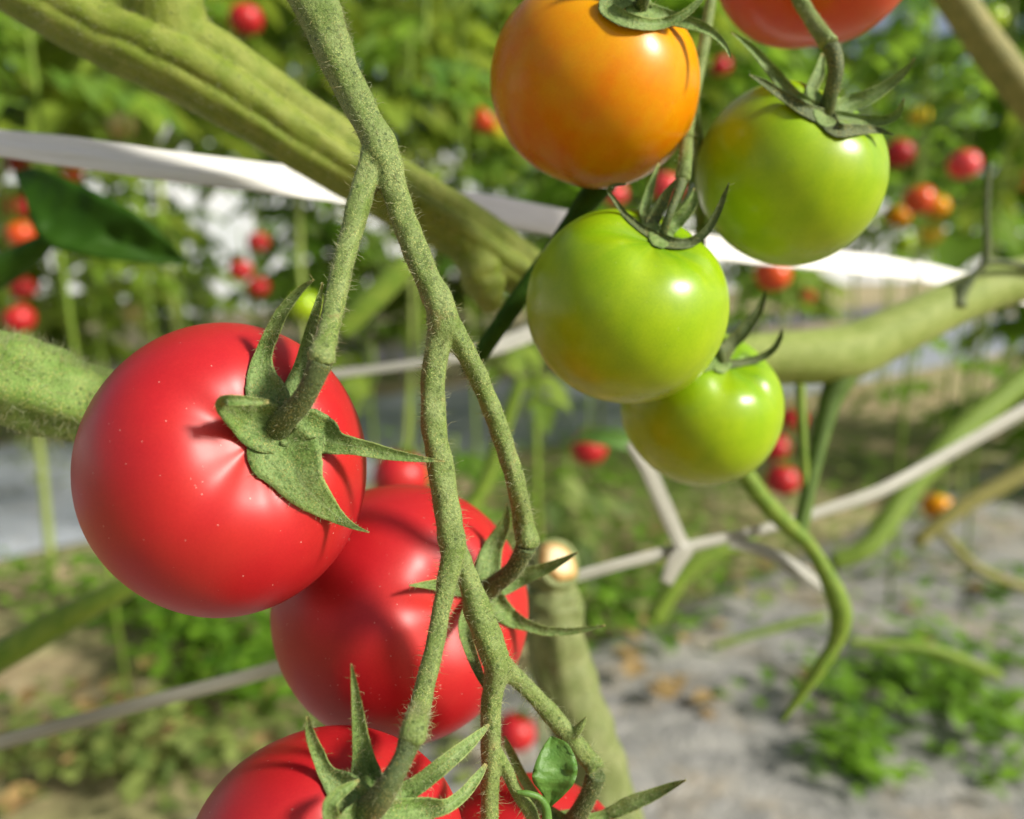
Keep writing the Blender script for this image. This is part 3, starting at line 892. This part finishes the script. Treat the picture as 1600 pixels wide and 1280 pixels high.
KN6 = (1297, 70, tr.dc - 0.006)
pedicel(tr, [(1288, 180, tr.dc + 0.001, 15), (1297, 150, tr.dc - 0.003, 12), (1306, 112, tr.dc - 0.0055, 12), (1303, 85, KN6[2], 13), (1297, 71, KN6[2], 13)], 3e6)

ts = tomato("smallest green tomato hanging lowest in the ripening truss", GRN, (970, 515, 1226, 760), 0.219, (.25, .62, .74), M['green'], 31.0, (5, 0.05, 1.0), 0.17)
calyx(ts, 1128, 568, 12)
sepal(ts, [(1126, 568, 10), (1140, 540, 11), (1162, 517, 11), (1181, 492, 8), (1193, 468, 4), (1196, 453, 1)], 4, camber=.5, mat=D5)
sepal(ts, [(1128, 570, 9), (1155, 567, 6), (1188, 559, 6), (1208, 546, 5), (1219, 528, 4), (1222, 514, 1)], 5, camber=.5, mat=D5)
sepal(ts, [(1124, 566, 9), (1108, 572, 7), (1090, 578, 5), (1075, 584, 1)], 2, camber=.5)
fuzz_sepals(ts, 0.6e6)
pedicel(ts, [(1128, 566, ts.dc + 0.001, 8), (1122, 540, ts.dc - 0.001, 7), (1108, 505, ts.dc + 0.003, 7), (1095, 470, ts.dc + 0.006, 8)], 1e6)

tt_ = tomato("red tomato cut off by the upper edge behind a bent green stalk", GRN, (1112, -263, 1453, 77), 0.216, (-.1, .9, .3), M['orange_red'], 40.0, (5, 0.05, 0), 0.16)

# ------------------------------------------------------------------ truss stems
D0 = 0.150
main = [(450, -60, .156, 37), (489, 0, .155, 36), (518, 68, .154, 31), (545, 133, .153, 26), (570, 185, .152, 25), (596, 235, .1515, 27), (612, 285, .151, 23), (628, 335, .151, 21), (645, 380, .1505, 21), (664, 427, .150, 21),
        (684, 470, .150, 24), (693, 508, .150, 25), (683, 545, .150, 20), (677, 600, .1495, 19), (678, 660, .149, 20), (684, 705, .149, 20), (693, 760, .149, 21), (703, 822, .149, 22), (709, 862, .149, 22)]
brA = [(592, 215, .1515, 20), (581, 255, .151, 21), (566, 300, .149, 20), (551, 355, .147, 18), (537, 410, .144, 17), (526, 460, .141, 17), (514, 515, .1375, 17), (506, 545, KN1[2] + .0012, 19), (503, 560, KN1[2], 22), (502, 566, KN1[2], 18)]
brB = [(698, 500, .150, 18), (716, 532, .151, 18), (736, 565, .1525, 16), (757, 610, .1545, 15), (776, 660, .1565, 15), (791, 705, .158, 15), (807, 760, .1595, 15), (818, 815, KN2[2] + .001, 16), (824, 842, KN2[2], 19), (823, 854, KN2[2], 16)]
brC = [(709, 845, .149, 20), (704, 885, .148, 18), (695, 925, .147, 16), (684, 985, .1455, 15), (670, 1050, .143, 16), (656, 1105, .1405, 18), (648, 1135, KN3[2] + .001, 20), (645, 1148, KN3[2], 23), (642, 1156, KN3[2], 17)]
brD = [(712, 855, .150, 17), (724, 885, .1505, 16), (735, 915, .151, 17), (748, 958, .1515, 22), (765, 1003, .152, 22), (776, 1040, .1525, 20), (770, 1080, .153, 17), (767, 1130, .153, 16), (767, 1190, .153, 15), (765, 1240, .153, 14), (764, 1320, .153, 13)]
brE = [(772, 1018, .1525, 18), (792, 1046, .154, 16), (814, 1066, .156, 14), (838, 1090, .158, 14), (866, 1122, .160, 15), (898, 1160, .162, 15), (922, 1188, .164, 15), (933, 1205, dk4 - 0.006, 17)]
brF = [(773, 1170, .153, 10), (790, 1200, .154, 10), (806, 1235, .155, 10), (828, 1268, .156, 11), (842, 1310, .157, 10)]
spur = [(896, 1150, .1605, 8), (905, 1138, .1595, 7), (913, 1126, .159, 4), (918, 1117, .159, 1)]
v, f = fuse([ptube(p, 20, ridge=0.05, nridge=4, jitter=0.16, seed=i * 3.1) for i, p in enumerate((main, brA, brB, brC, brD, brE, brF, spur))], 0.00035, 7)
truss = empty("truss_stem", P(489, 0, .155), "hairy green forked stem that carries the red tomatoes", "fruit stem")
sk = mesh_obj("stem", v, f, M['truss'], truss)
hairs("short_hairs", v, f, sk, M['hair'], 4.0e6, 0.00010, 0.00045, 0.000032, tilt=0.5)
hairs("long_hairs", v, f, sk, M['hair'], 2.2e6, 0.0004, 0.0028, 0.000034, tilt=0.5, bend=0.9)
# small bract leaf on the truss stem
def flat_leaf(outline_l, outline_r, deps, thick=0.0005, fold=0.25, bumpy=0.0):
    L = crom(outline_l, 5); R2 = crom(outline_r, 5); dd = crom(np.array(deps)[:, None], 5)[:, 0]
    n = min(len(L), len(R2)); cols = 9
    dd = np.interp(np.linspace(0, 1, n), np.linspace(0, 1, len(dd)), dd)
    top, bot = [], []
    for i in range(n):
        w = np.linalg.norm(L[i] - R2[i]) / 2 * dd[i] / FPX
        for c in range(cols):
            s = c / (cols - 1)
            q = L[i] * (1 - s) + R2[i] * s
            z = dd[i] - fold * w * abs(2 * s - 1) + bumpy * w * noise.noise(Vector((i * 0.5, s * 5, 1)))
            top.append(P(q[0], q[1], z)); bot.append(P(q[0], q[1], z + thick))
    V = np.array(top + bot); N = n * cols; Fc = []
    for i in range(n - 1):
        for c in range(cols - 1):
            a = i * cols + c
            Fc.append((a, a + 1, a + cols + 1, a + cols)); Fc.append((N + a, N + a + cols, N + a + cols + 1, N + a + 1))
        a = i * cols; Fc.append((a, a + cols, N + a + cols, N + a))
        a = i * cols + cols - 1; Fc.append((a, N + a, N + a + cols, a + cols))
    for e in (0, (n - 1) * cols):
        Fc.append(tuple([e + c for c in range(cols)] + [N + e + c for c in range(cols - 1, -1, -1)]))
    return V, Fc
v, f = flat_leaf([(860, 1150), (845, 1172), (834, 1200), (832, 1220), (846, 1240), (856, 1262)], [(862, 1150), (888, 1163), (902, 1195), (898, 1222), (882, 1242), (860, 1262)], [.159, .157, .155, .154, .155, .156], fold=0.35, bumpy=0.25)
lf = mesh_obj("bract_leaf", v, f, M['bract'], truss)
v, f = ptube([(855, 1290, .1535, 9), (853, 1262, .1535, 7), (842, 1246, .1530, 5), (824, 1240, .1525, 5), (807, 1238, .1525, 3)], 10)
mesh_obj("bract_stalk", v, f, M['bract'], truss)

# stem of the ripening truss
rp = [[(1118, -60, .200, 9), (1108, 20, .199, 9), (1096, 90, .197, 10), (1084, 150, .195, 10), (1075, 200, .1925, 10), (1071, 250, KN5[2] + .001, 11), (1067, 276, KN5[2], 13), (1066, 282, KN5[2], 10)],
      [(1225, -90, .196, 14), (1240, -30, .193, 13), (1253, 5, .191, 12), (1272, 36, .188, 12), (1288, 58, KN6[2] + .001, 13), (1297, 70, KN6[2], 15)],
      [(1118, -60, .200, 10), (1170, -130, .200, 12), (1225, -90, .196, 13)],
      [(1084, 150, .196, 8), (1092, 240, .205, 8), (1094, 350, .215, 8), (1095, 440, ts.dc + .006, 8), (1095, 475, ts.dc + .006, 10)]]
v, f = fuse([ptube(p, 14, jitter=0.08, seed=i) for i, p in enumerate(rp)], 0.0004, 5)
tr2 = empty("truss_stem", P(1118, -60, .2), "thin stem between the orange and green tomatoes of the ripening truss", "fruit stem")
sk = mesh_obj("stem", v, f, M['truss'], tr2)
hairs("short_hairs", v, f, sk, M['hair'], 4.0e6, 0.0001, 0.0005, 0.000034)
hairs("long_hairs", v, f, sk, M['hair'], 0.5e6, 0.0006, 0.0022, 0.000042, bend=0.7)

# ------------------------------------------------------------------ vine stems
vn = [[(-120, -110, .205, 60), (-20, -62, .206, 60), (70, -12, .207, 60), (150, 30, .209, 64), (230, 62, .211, 70), (310, 103, .214, 68), (390, 152, .218, 62), (470, 205, .223, 58), (560, 262, .230, 54), (650, 318, .238, 50), (720, 358, .245, 47), (780, 397, .250, 44), (830, 432, .253, 40), (900, 475, .257, 38), (960, 515, .260, 34)],
      [(300, 118, .2165, 44), (276, 66, .2125, 56), (264, 15, .209, 54), (255, -40, .206, 50), (246, -110, .203, 46)],
      [(742, 385, .246, 36), (752, 430, .2465, 34), (764, 462, .247, 26), (772, 486, .248, 14)]]
def lobe(path, off, front, k):
    return [(x + .5 * off * h, y - .86 * off * h, d - front * h * d / FPX, h * k) for x, y, d, h in path]
v, f = fuse([ptube(lobe(vn[0], .50, .10, .50), 26, jitter=0.10, seed=2.1), ptube(lobe(vn[0], -.22, 0, .78), 32, jitter=0.06, seed=4.0), ptube(lobe(vn[0], .02, .52, .40), 20, jitter=0.12, seed=6.0), ptube(lobe(vn[0], -.42, .50, .30), 20, jitter=0.14, seed=8.0), ptube(vn[1], 20), ptube(vn[2], 16, jitter=0.2)], 0.0005, 5)
vine = mesh_obj("vine_stem", v, f, M['vine'])
tag(vine, "thick ridged green vine stem slanting down behind the forked fruit stem", "plant stem")
hairs("hairs", v, f, vine, M['hair'], 1.4e6, 0.0002, 0.0026, 0.00004, bend=0.7)
v, f = fuse([ptube([(-110, 566, .186, 70), (-20, 584, .186, 70), (60, 606, .188, 68), (140, 632, .194, 60), (220, 662, .203, 54), (320, 700, .21, 50), (440, 745, .218, 48)], 36, ridge=.05, nridge=6, jitter=0.10)], 0.0005, 3)
ls = mesh_obj("vine_stem", v, f, M['vine_light'])
tag(ls, "thick bright hairy stem entering behind the large red tomato", "plant stem")
hairs("hairs", v, f, ls, M['hair'], 2.6e6, 0.0002, 0.0045, 0.000042, bend=0.6)
# cut stump
sr = empty("cut_stem", P(930, 1180, .275), "pale green stem with a freshly cut cream top beside the red tomatoes", "plant stem")
# cut face: an oval disc turned towards the lens
c0 = P(873, 876, .2655); nn_ = (CAM - c0) / np.linalg.norm(CAM - c0) * 0.85 + R_ * 0.5 + U_ * 0.38; nn_ /= np.linalg.norm(nn_)
aa = R_ * 0.64 - U_ * 0.77; aa = aa - nn_ * (aa @ nn_); aa /= np.linalg.norm(aa); bb = np.cross(nn_, aa)
top_v, top_f = tube([c0 - nn_ * q for q in (.013, .009, .005, .0012)], [.0085, .0092, .0092, .0088], 22, jitter=.12)
v, f = fuse([ptube([(862, 915, .2705, 36), (864, 935, .271, 43), (867, 965, .271, 46), (872, 1020, .272, 46), (890, 1085, .273, 47), (915, 1155, .274, 48), (938, 1225, .275, 48), (960, 1310, .276, 50)], 30, ridge=.03, nridge=7, jitter=0.14), (top_v, top_f)], 0.0006, 2)
so_ = mesh_obj("stem", v, f, M['stump'], sr)
hairs("hairs", v, f, so_, M['hair'], 0.8e6, 0.0002, 0.0014, 0.00004)
V = [c0 + nn_ * 0.0012]; Fc = []
for j, (q, hh) in enumerate(((.5, .0010), (.9, .0004), (1.0, -.0008), (1.0, -.006))):
    for k in range(28):
        g = k / 28 * 2 * math.pi; w_ = 1 + 0.09 * noise.noise(Vector((math.cos(g) * 2, math.sin(g) * 2, j * .2)))
        V.append(c0 + (aa * math.cos(g) * 0.0076 + bb * math.sin(g) * 0.0062) * q * w_ + nn_ * (hh + .0003 * noise.noise(Vector((k, j, 0)))))
Fc = [(0, 1 + k, 1 + (k + 1) % 28) for k in range(28)]
for j in range(3):
    for k in range(28):
        k2 = (k + 1) % 28; Fc.append((1 + j * 28 + k, 1 + (j + 1) * 28 + k, 1 + (j + 1) * 28 + k2, 1 + j * 28 + k2))
mesh_obj("cut_face", np.array(V), Fc, M['cut'], sr, attrs={'rim': [0] + sum(([q] * 28 for q in (.5, .9, 1.0, 1.0)), [])})

# dark cut stalk behind the middle green tomato
v, f = fuse([ptube([(950, 280, .214, 20), (925, 305, .214, 20), (893, 350, .2135, 16), (862, 395, .213, 15), (832, 436, .212, 15), (800, 482, .212, 15), (770, 525, .212, 14), (745, 562, .212, 13), (728, 584, .212, 13)], 16)], 0.0005, 3)
ds = mesh_obj("leaf_stalk", v, f, M['dark_stalk']); tag(ds, "dark green leaf stalk with a cut lower end crossing behind the middle green tomato", "leaf stalk")
v, f = ptube([(727, 585, .2116, 9), (724, 589, .2116, 8)], 12, n=2)
mesh_obj("cut_end", v, f, M['stump'], ds)

# blurred stem at the right with its dried fruit stalk
br = empty("vine_stem", P(1400, 520, .33), "smooth pale stem that curves out of focus below the broad green tomato", "plant stem")
v, f = fuse([ptube([(1060, 566, .325, 40), (1130, 562, .325, 41), (1200, 560, .325, 41), (1265, 558, .325, 43), (1320, 552, .326, 44), (1372, 530, .327, 41), (1430, 503, .328, 38), (1490, 474, .33, 36), (1560, 447, .332, 35), (1680, 415, .335, 35)], 20),
             ptube([(1330, 548, .326, 30), (1316, 582, .3255, 24)], 14)], 0.0011, 4)
mesh_obj("stem", v, f, M['far_stem'], br)
v, f = fuse([ptube([(1322, 572, .3255, 25), (1310, 598, .325, 22), (1296, 632, .324, 17), (1281, 690, .322, 13), (1268, 745, .320, 12), (1256, 800, .318, 12), (1248, 835, .317, 13)], 14)], 0.0009, 3)
mesh_obj("side_shoot", v, f, M['side_shoot'], br)
v, f = fuse([ptube([(1496, 480, .322, 14), (1500, 462, .322, 11), (1520, 432, .321, 7), (1541, 406, .32, 7), (1541, 340, .318, 5), (1543, 290, .317, 5), (1544, 255, .316, 6)], 10),
             ptube([(1538, 408, .32, 7), (1570, 410, .321, 6), (1640, 424, .322, 6)], 10)], 0.0006, 3)
mesh_obj("dried_stalk", v, f, M['pedicel'], br)

# hanging petiole with its fork
v, f = fuse([ptube([(1150, 715, .313, 12), (1170, 750, .314, 15), (1200, 790, .315, 15), (1236, 826, .316, 14), (1262, 850, .316, 12), (1286, 888, .316, 13), (1306, 930, .316, 17), (1314, 965, .316, 17), (1305, 1005, .316, 12), (1280, 1045, .316, 11), (1252, 1085, .317, 8), (1220, 1128, .318, 4)], 14),
             ptube([(1248, 838, .317, 12), (1262, 790, .318, 8), (1258, 740, .319, 7), (1252, 650, .32, 8), (1250, 600, .322, 9)], 10)], 0.0008, 3)
tag(mesh_obj("leaf_stalk", v, f, M['petiole']), "bright green forked leaf stalk hanging and curling over the grey film", "leaf stalk")

# brown stem in the upper corner
v, f = fuse([ptube([(1440, -80, .44, 26), (1480, -20, .44, 26), (1520, 40, .44, 26), (1560, 96, .44, 27), (1610, 160, .44, 27), (1680, 240, .44, 27)], 16)], 0.0016, 3)
tag(mesh_obj("vine_stem", v, f, M['brown_stem']), "yellowish brown stem slanting through the corner past the cut off red tomato", "plant stem")

# stems lying over the rows further back
def stick(path, m, label, sides=10):
    v, f = ptube(path, sides, jitter=0.08)
    return tag(mesh_obj("vine_stem", v, f, m), label, "plant stem")
stick([(1300, 880, .9, 14), (1360, 850, .9, 17), (1420, 765, .92, 19), (1490, 685, .94, 20), (1560, 625, .96, 20), (1680, 520, 1.0, 20)], M['petiole'], "yellow green stem slanting up beside the red and yellow tomato")
stick([(1430, 850, 1.1, 10), (1490, 800, 1.1, 13), (1560, 760, 1.1, 14), (1680, 690, 1.1, 14)], M['brown_stem'], "dull olive stem leaning just below the red and yellow tomato")
stick([(-60, 1062, .36, 24), (20, 1015, .36, 24), (100, 968, .37, 22), (200, 915, .38, 18), (300, 860, .39, 16)], M['petiole'], "soft yellow green stem under the large red tomato over blue grey film")
stick([(1020, 970, .7, 16), (1060, 905, .7, 16), (1110, 868, .7, 14), (1180, 845, .7, 10)], M['petiole'], "blurred lime green stalk below the twine knot")
stick([(1110, 1012, .75, 5), (1200, 985, .75, 6), (1290, 962, .75, 6)], M['petiole'], "thin green twig meeting the curled leaf stalk over grey film")
stick([(1325, 1002, .8, 6), (1400, 1008, .8, 7), (1470, 1018, .8, 8), (1560, 1055, .82, 8)], M['petiole'], "thin green twig running from the curled stalk to the weeds")
stick([(1470, 830, 1.3, 6), (1530, 890, 1.3, 7), (1620, 925, 1.3, 7)], M['brown_stem'], "thin olive twig lying across the dusty grey film")
stick([(530, 520, .55, 16), (580, 470, .55, 20), (640, 410, .55, 20)], M['petiole'], "short blurred green stalk between the two arms of the fruit stem")
stick([(730, 800, .6, 14), (765, 740, .6, 14), (790, 660, .6, 12), (815, 590, .6, 10)], M['petiole'], "blurred green stalk behind the thin arm of the fruit stem")

# ------------------------------------------------------------------ twines
def ribbon(path, label, cat="twine", fold=0.35, seed=0, tilt=0.9, m='twine'):
    """flat plastic twine: creased band with thickness; rows px, py, depth, half width px"""
    S = crom(path, 10); n = len(S)
    tx = np.gradient(S[:, 0]); ty = np.gradient(S[:, 1]); ln = np.hypot(tx, ty)
    nx, ny = -ty / ln, tx / ln
    cols = 9
    prof = [0.0, .25, .1, .35, .0, -.25, -.05, .2, .05]
    top, bot = [], []
    for i in range(n):
        w = S[i, 3] * (1 + 0.07 * noise.noise(Vector((i * 0.15, seed, 0))))
        wm = w * S[i, 2] / FPX
        for c in range(cols):
            s = -1 + 2 * c / (cols - 1)
            z = S[i, 2] - tilt * wm * s + fold * wm * (prof[c] + abs(s) * .5 + .3 * noise.noise(Vector((i * .08, c * .7, seed))))
            top.append(P(S[i, 0] + nx[i] * w * s, S[i, 1] + ny[i] * w * s, z))
            bot.append(P(S[i, 0] + nx[i] * w * s, S[i, 1] + ny[i] * w * s, z + 0.0004 + 0.1 * wm))
    V = np.array(top + bot); N = n * cols; Fc = []
    for i in range(n - 1):
        for c in range(cols - 1):
            a = i * cols + c
            Fc.append((a, a + 1, a + cols + 1, a + cols)); Fc.append((N + a, N + a + cols, N + a + cols + 1, N + a + 1))
        a = i * cols; Fc.append((a, a + cols, N + a + cols, N + a))
        a = i * cols + cols - 1; Fc.append((a, N + a, N + a + cols, a + cols))
    for e in (0, (n - 1) * cols):
        Fc.append(tuple([e + c for c in range(cols)] + [N + e + c for c in range(cols - 1, -1, -1)]))
    al = np.concatenate([[0], np.cumsum(np.linalg.norm(np.diff(np.array([P(a[0], a[1], a[2]) for a in S]), axis=0), axis=1))])
    at = {'across': np.tile(np.linspace(-1, 1, cols), 2 * n), 'along': np.tile(np.repeat(al, cols), 2)}
    return tag(mesh_obj("twine", V, Fc, M[m], attrs=at), label, cat)
ribbon([(-120, 208, .232, 22), (0, 224, .233, 22), (130, 240, .234, 24), (255, 258, .236, 24), (390, 275, .242, 24), (520, 292, .252, 24), (660, 313, .263, 24), (800, 335, .272, 24), (950, 362, .277, 20), (1110, 386, .282, 19), (1230, 400, .292, 18), (1350, 413, .307, 17), (1430, 424, .33, 16), (1510, 440, .365, 14), (1620, 466, .41, 14)],
       "wide white flat twine stretched behind the thick ridged vine stem", seed=1)
ribbon([(-120, 1195, .285, 11), (0, 1160, .285, 11), (215, 1102, .286, 11), (430, 1045, .287, 11), (650, 975, .288, 10), (800, 930, .291, 9), (900, 901, .295, 9), (1060, 858, .31, 9), (1190, 828, .33, 8), (1290, 797, .345, 9), (1380, 765, .36, 10), (1490, 705, .38, 10), (1620, 630, .40, 10)],
       "long thin white twine running behind the red tomatoes and the cut stem", seed=2, tilt=-0.3, m='dull_twine')
ribbon([(985, 690, .30, 9), (1010, 730, .30, 12), (1035, 785, .302, 13), (1062, 845, .305, 12), (1072, 858, .305, 12), (1055, 880, .304, 14), (1040, 912, .304, 10)],
       "short white twine knotted around the long one below the smallest green tomato", seed=3, tilt=0.3, m='dull_twine')
ribbon([(1140, 848, .322, 8), (1180, 856, .322, 10), (1230, 880, .323, 11), (1290, 922, .325, 11)],
       "short white twine end reaching to the curled green leaf stalk", seed=4, tilt=0.3, m='dull_twine')
ribbon([(510, 586, .42, 7), (600, 575, .42, 7), (700, 560, .42, 8), (780, 540, .43, 12), (850, 512, .44, 13)],
       "pale blurred twine crossing behind the forked fruit stem", seed=5, tilt=0.3, m='dull_twine')

# dark leaf near the left edge
lr = empty("tomato_leaf", P(10, 430, .36), "dark green pointed leaf on a stalk below the wide white twine", "leaf")
v, f = flat_leaf([(24, 268), (58, 262), (108, 280), (166, 307), (220, 338), (262, 374), (292, 408)], [(22, 274), (38, 306), (50, 352), (74, 384), (132, 400), (212, 411), (288, 413)], [.362, .356, .352, .350, .352, .358, .366], fold=0.32, bumpy=0.22)
mesh_obj("blade", v, f, M['dark_leaf'], lr)
v, f = ptube([(-90, 470, .37, 26), (-20, 436, .366, 24), (40, 400, .362, 20), (75, 375, .359, 12), (110, 350, .358, 5)], 10)
mesh_obj("stalk", v, f, M['dark_stalk'], lr)
# loose blurred leaves and shoots between the near fruit and the rows
def sprig(px, py, d, n, L, m, label, seed):
    rnd = random.Random(seed)
    c = P(px, py, d)
    root = empty("leafy_shoot", c, label, "leafy shoot")
    top = c + np.array([rnd.uniform(-.3, .3) * L, rnd.uniform(-.3, .3) * L, L * 1.6])
    v, f = tube(crom([np.array([c[0] + L * .3, c[1] + L * .2, 0.0]), c, (c + top) / 2 + np.array([L * .1, 0, 0]), top], 4), [.004] * 13, 8)
    mesh_obj("stem", v, f, M['petiole'], root)
    for i in range(n):
        t_ = i / n
        a = rnd.random() * 6.28
        parts = compound(c * (1 - t_) + top * t_, np.array([math.cos(a), math.sin(a), .3]), L * 1.3, rnd, 3, L * 7)
        v, f = join(parts)
        mesh_obj("leaf", v, f, M[m], root)
sprig(835, 590, 1.0, 3, .07, 'leaf_warm', "yellow green leafy shoot behind the slim arm of the fruit stem", 1)
sprig(690, 800, 1.5, 4, .09, 'leaf', "blurred leafy shoot rising behind the second red tomato", 2)
sprig(880, 830, 1.7, 4, .10, 'weed_dull', "greyish leafy shoot growing behind the cut stem", 5)
sprig(1480, 600, 2.2, 4, .14, 'leaf', "dark leafy shoot standing before the blue grey film under the pale stem", 6)
sprig(285, 470, 2.15, 5, .12, 'leaf_warm', "yellow green leafy shoot in the sunlit gap above the large red tomato", 8)
sprig(140, 440, 2.0, 5, .15, 'leaf_warm', "yellow green leafy shoot below the tip of the dark leaf", 9)
sprig(225, 440, 2.3, 5, .15, 'leaf_warm', "pale yellow green leafy shoot midway between the dark leaf tip and the large red tomato", 12)
sprig(580, 640, 1.9, 4, .10, 'leaf_warm', "small yellowish leafy shoot between the large tomato and the fruit stem", 10)
sprig(60, 170, 1.15, 5, .12, 'leaf', "large soft green leafy shoot above the wide white twine near the corner", 21)
sprig(190, 120, 1.5, 4, .13, 'leaf', "green leafy shoot just under the thick ridged vine stem", 22)
sprig(640, 150, 1.3, 4, .11, 'leaf', "light green leafy shoot between the fruit stem and the orange tomato", 23)
sprig(720, 90, 1.7, 4, .13, 'leaf_warm', "yellow green leafy shoot beside the orange tomato's shoulder", 24)
sprig(1450, 130, 1.6, 4, .13, 'leaf', "green leafy shoot between the broad green tomato and the brown corner stem", 25)
sprig(1560, 300, 1.8, 4, .14, 'leaf_warm', "yellow green leafy shoot behind the dried fruit stalk", 26)
# leaf over the blurred red tomato
v, f = flat_leaf([(893, 690), (915, 676), (945, 670), (985, 676), (1030, 690)], [(893, 692), (915, 692), (945, 698), (985, 704), (1030, 696)], [.70, .695, .69, .69, .70], fold=.3)
tag(mesh_obj("tomato_leaf", v, f, M['bract']), "bright green narrow leaf lying across the blurred red tomato over grey film", "leaf")

# ------------------------------------------------------------------ small blurred tomatoes further back
Vs, Fs, pol_s, az_s = fruit_shape(3, (5, 0.05, 0.0), 0.14, 0.93, 22, 30)
def far_tomato(px, py, r, m, label, size=0.029, ax=(.2, .7, .5), group="blurred tomatoes farther back"):
    d = size * FPX / r
    c = P(px, py, d)
    q = Vector((0, 0, 1)).rotation_difference(Vector(ax).normalized())
    rot = np.array(q.to_matrix())
    Q = (Vs * size) @ rot.T
    root = empty("tomato", c, label, "tomato", group)
    w = np.outer(Q[:, 0], R_) + np.outer(Q[:, 1], U_) - np.outer(Q[:, 2], F_) + c
    mesh_obj("fruit", w, Fs, M[m], root, attrs={'polar': pol_s, 'azim': az_s})
    top = rot @ np.array([0, 0, size * 0.80])
    tw = c + top[0] * R_ + top[1] * U_ - top[2] * F_
    axw = (tw - c) / np.linalg.norm(tw - c)
    parts = []
    for k in range(5):
        g = k * 1.2566 + px
        a_ = np.cross(axw, np.array([.3, .2, .9])); a_ /= np.linalg.norm(a_); b_ = np.cross(axw, a_)
        dd = a_ * math.cos(g) + b_ * math.sin(g) + axw * 0.35
        parts.append(leaflet(tw + axw * 0.002, dd, axw, size * 0.75, size * 0.13, 0.0, random))
    v, f = join(parts)
    mesh_obj("calyx", v, f, M['leaf'], root)
    v, f = tube([tw, tw + axw * size * .5, tw + axw * size * .8 + np.array([0, 0, size * .6]), tw + axw * size * .8 + np.array([0, 0, size * 1.8])], [size * .07] * 4, 6)
    mesh_obj("pedicel", v, f, M['petiole'], root)
    return root

FT = [
 (403, 378, 17, 'red', "single blurred red tomato just above a red pair, between dark leaf and fruit stem"),
 (376, 422, 18, 'red', "blurred red tomato, upper one of the touching pair above the large tomato"),
 (404, 448, 17, 'red', "blurred red tomato, lower one of the touching pair above the large tomato"),
 (28, 257, 16, 'red', "blurred red tomato peeping out below the wide twine near the leaf base"),
 (114, 272, 14, 'orange_red', "blurred orange red tomato touching the dark leaf's upper edge under the twine"),
 (30, 322, 19, 'red', "blurred red tomato, upper one of two stacked beside the dark leaf"),
 (34, 366, 22, 'orange_red', "blurred red tomato with a pale glint beside the dark leaf"),
 (36, 450, 19, 'red', "blurred red tomato below the stalk of the dark leaf"),
 (30, 498, 23, 'red', "blurred red tomato just above the bright hairy stem"),
 (205, 485, 17, 'pale', "blurred pale peach tomato above the large red tomato's shoulder"),
 (384, 30, 26, 'red', "blurred dark red tomato above the thick ridged vine stem"),
 (505, 147, 10, 'orange', "tiny blurred orange tomato beside the top of the fruit stem"),
 (756, 187, 20, 'orange_red', "blurred orange tomato beside the lower left of the big orange one"),
 (776, 200, 14, 'yellow', "blurred yellow tomato half hidden by the big orange one"),
 (1126, 103, 16, 'red', "blurred red tomato between the orange tomato and the long upswept sepal"),
 (1405, 240, 23, 'red', "blurred dark red tomato beside the broad green one's shoulder"),
 (1506, 257, 24, 'pink', "blurred pink tomato hanging in the leaves beside the dried stalk"),
 (1436, 312, 24, 'orange_red', "blurred orange red tomato of a colourful cluster beside the broad green one"),
 (1462, 322, 20, 'orange', "blurred orange tomato with a yellow glint in the colourful cluster"),
 (1404, 338, 17, 'orange', "blurred light orange tomato at the green tomato's side of the colourful cluster"),
 (1456, 364, 18, 'yellow', "blurred yellow tomato at the bottom of the colourful cluster"),
 (1414, 380, 16, 'green', "blurred yellow green tomato lowest in the colourful cluster"),
 (1597, 282, 16, 'orange_red', "blurred orange red tomato cut by the picture edge"),
 (1436, 180, 16, 'yellow', "blurred yellowish tomato beside the tip of the upswept sepals"),
 (1548, 30, 22, 'green', "blurred pale green tomato under the yellowish brown corner stem"),
 (1207, 428, 28, 'orange_red', "bright red orange tomato peeping out under the broad green tomato"),
 (960, 303, 20, 'pink', "blurred pinkish tomato between the orange and the middle green tomato"),
 (1042, 292, 24, 'pink', "blurred red tomato glowing through the middle green tomato's sepals"),
 (920, 700, 28, 'red', "blurred red tomato under a narrow leaf beside the smallest green tomato"),
 (1239, 655, 21, 'red', "blurred red tomato at the top of the column of three"),
 (1213, 700, 22, 'red', "blurred red tomato in the middle of the column of three"),
 (1222, 750, 26, 'red', "blurred red tomato at the bottom of the column of three"),
 (1280, 731, 9, 'red', "tiny red tomato right of the column of three"),
 (1464, 792, 23, 'orange', "blurred red and yellow tomato lying low before the grey film"),
 (476, 478, 26, 'green', "blurred yellow green tomato between the upright sepals and the fruit stem"),
 (626, 745, 44, 'red', "blurred red tomato behind the fruit stem above the second red tomato"),
 (806, 1143, 32, 'red', "blurred red tomato behind the second red one near the cut stem"),
 (190, 195, 22, 'pale', "blurred pale green and peach tomato above the wide twine"),
 (1262, 463, 11, 'orange_red', "tiny blurred red tomato in the distant row above the pale stem"),
]
for px, py, r, m, lab in FT:
    sz = 0.029 if r >= 14 else 0.025
    far_tomato(px, py, r, m, lab, sz, ax=(random.uniform(-.3, .4), .8, random.uniform(.1, .6)))
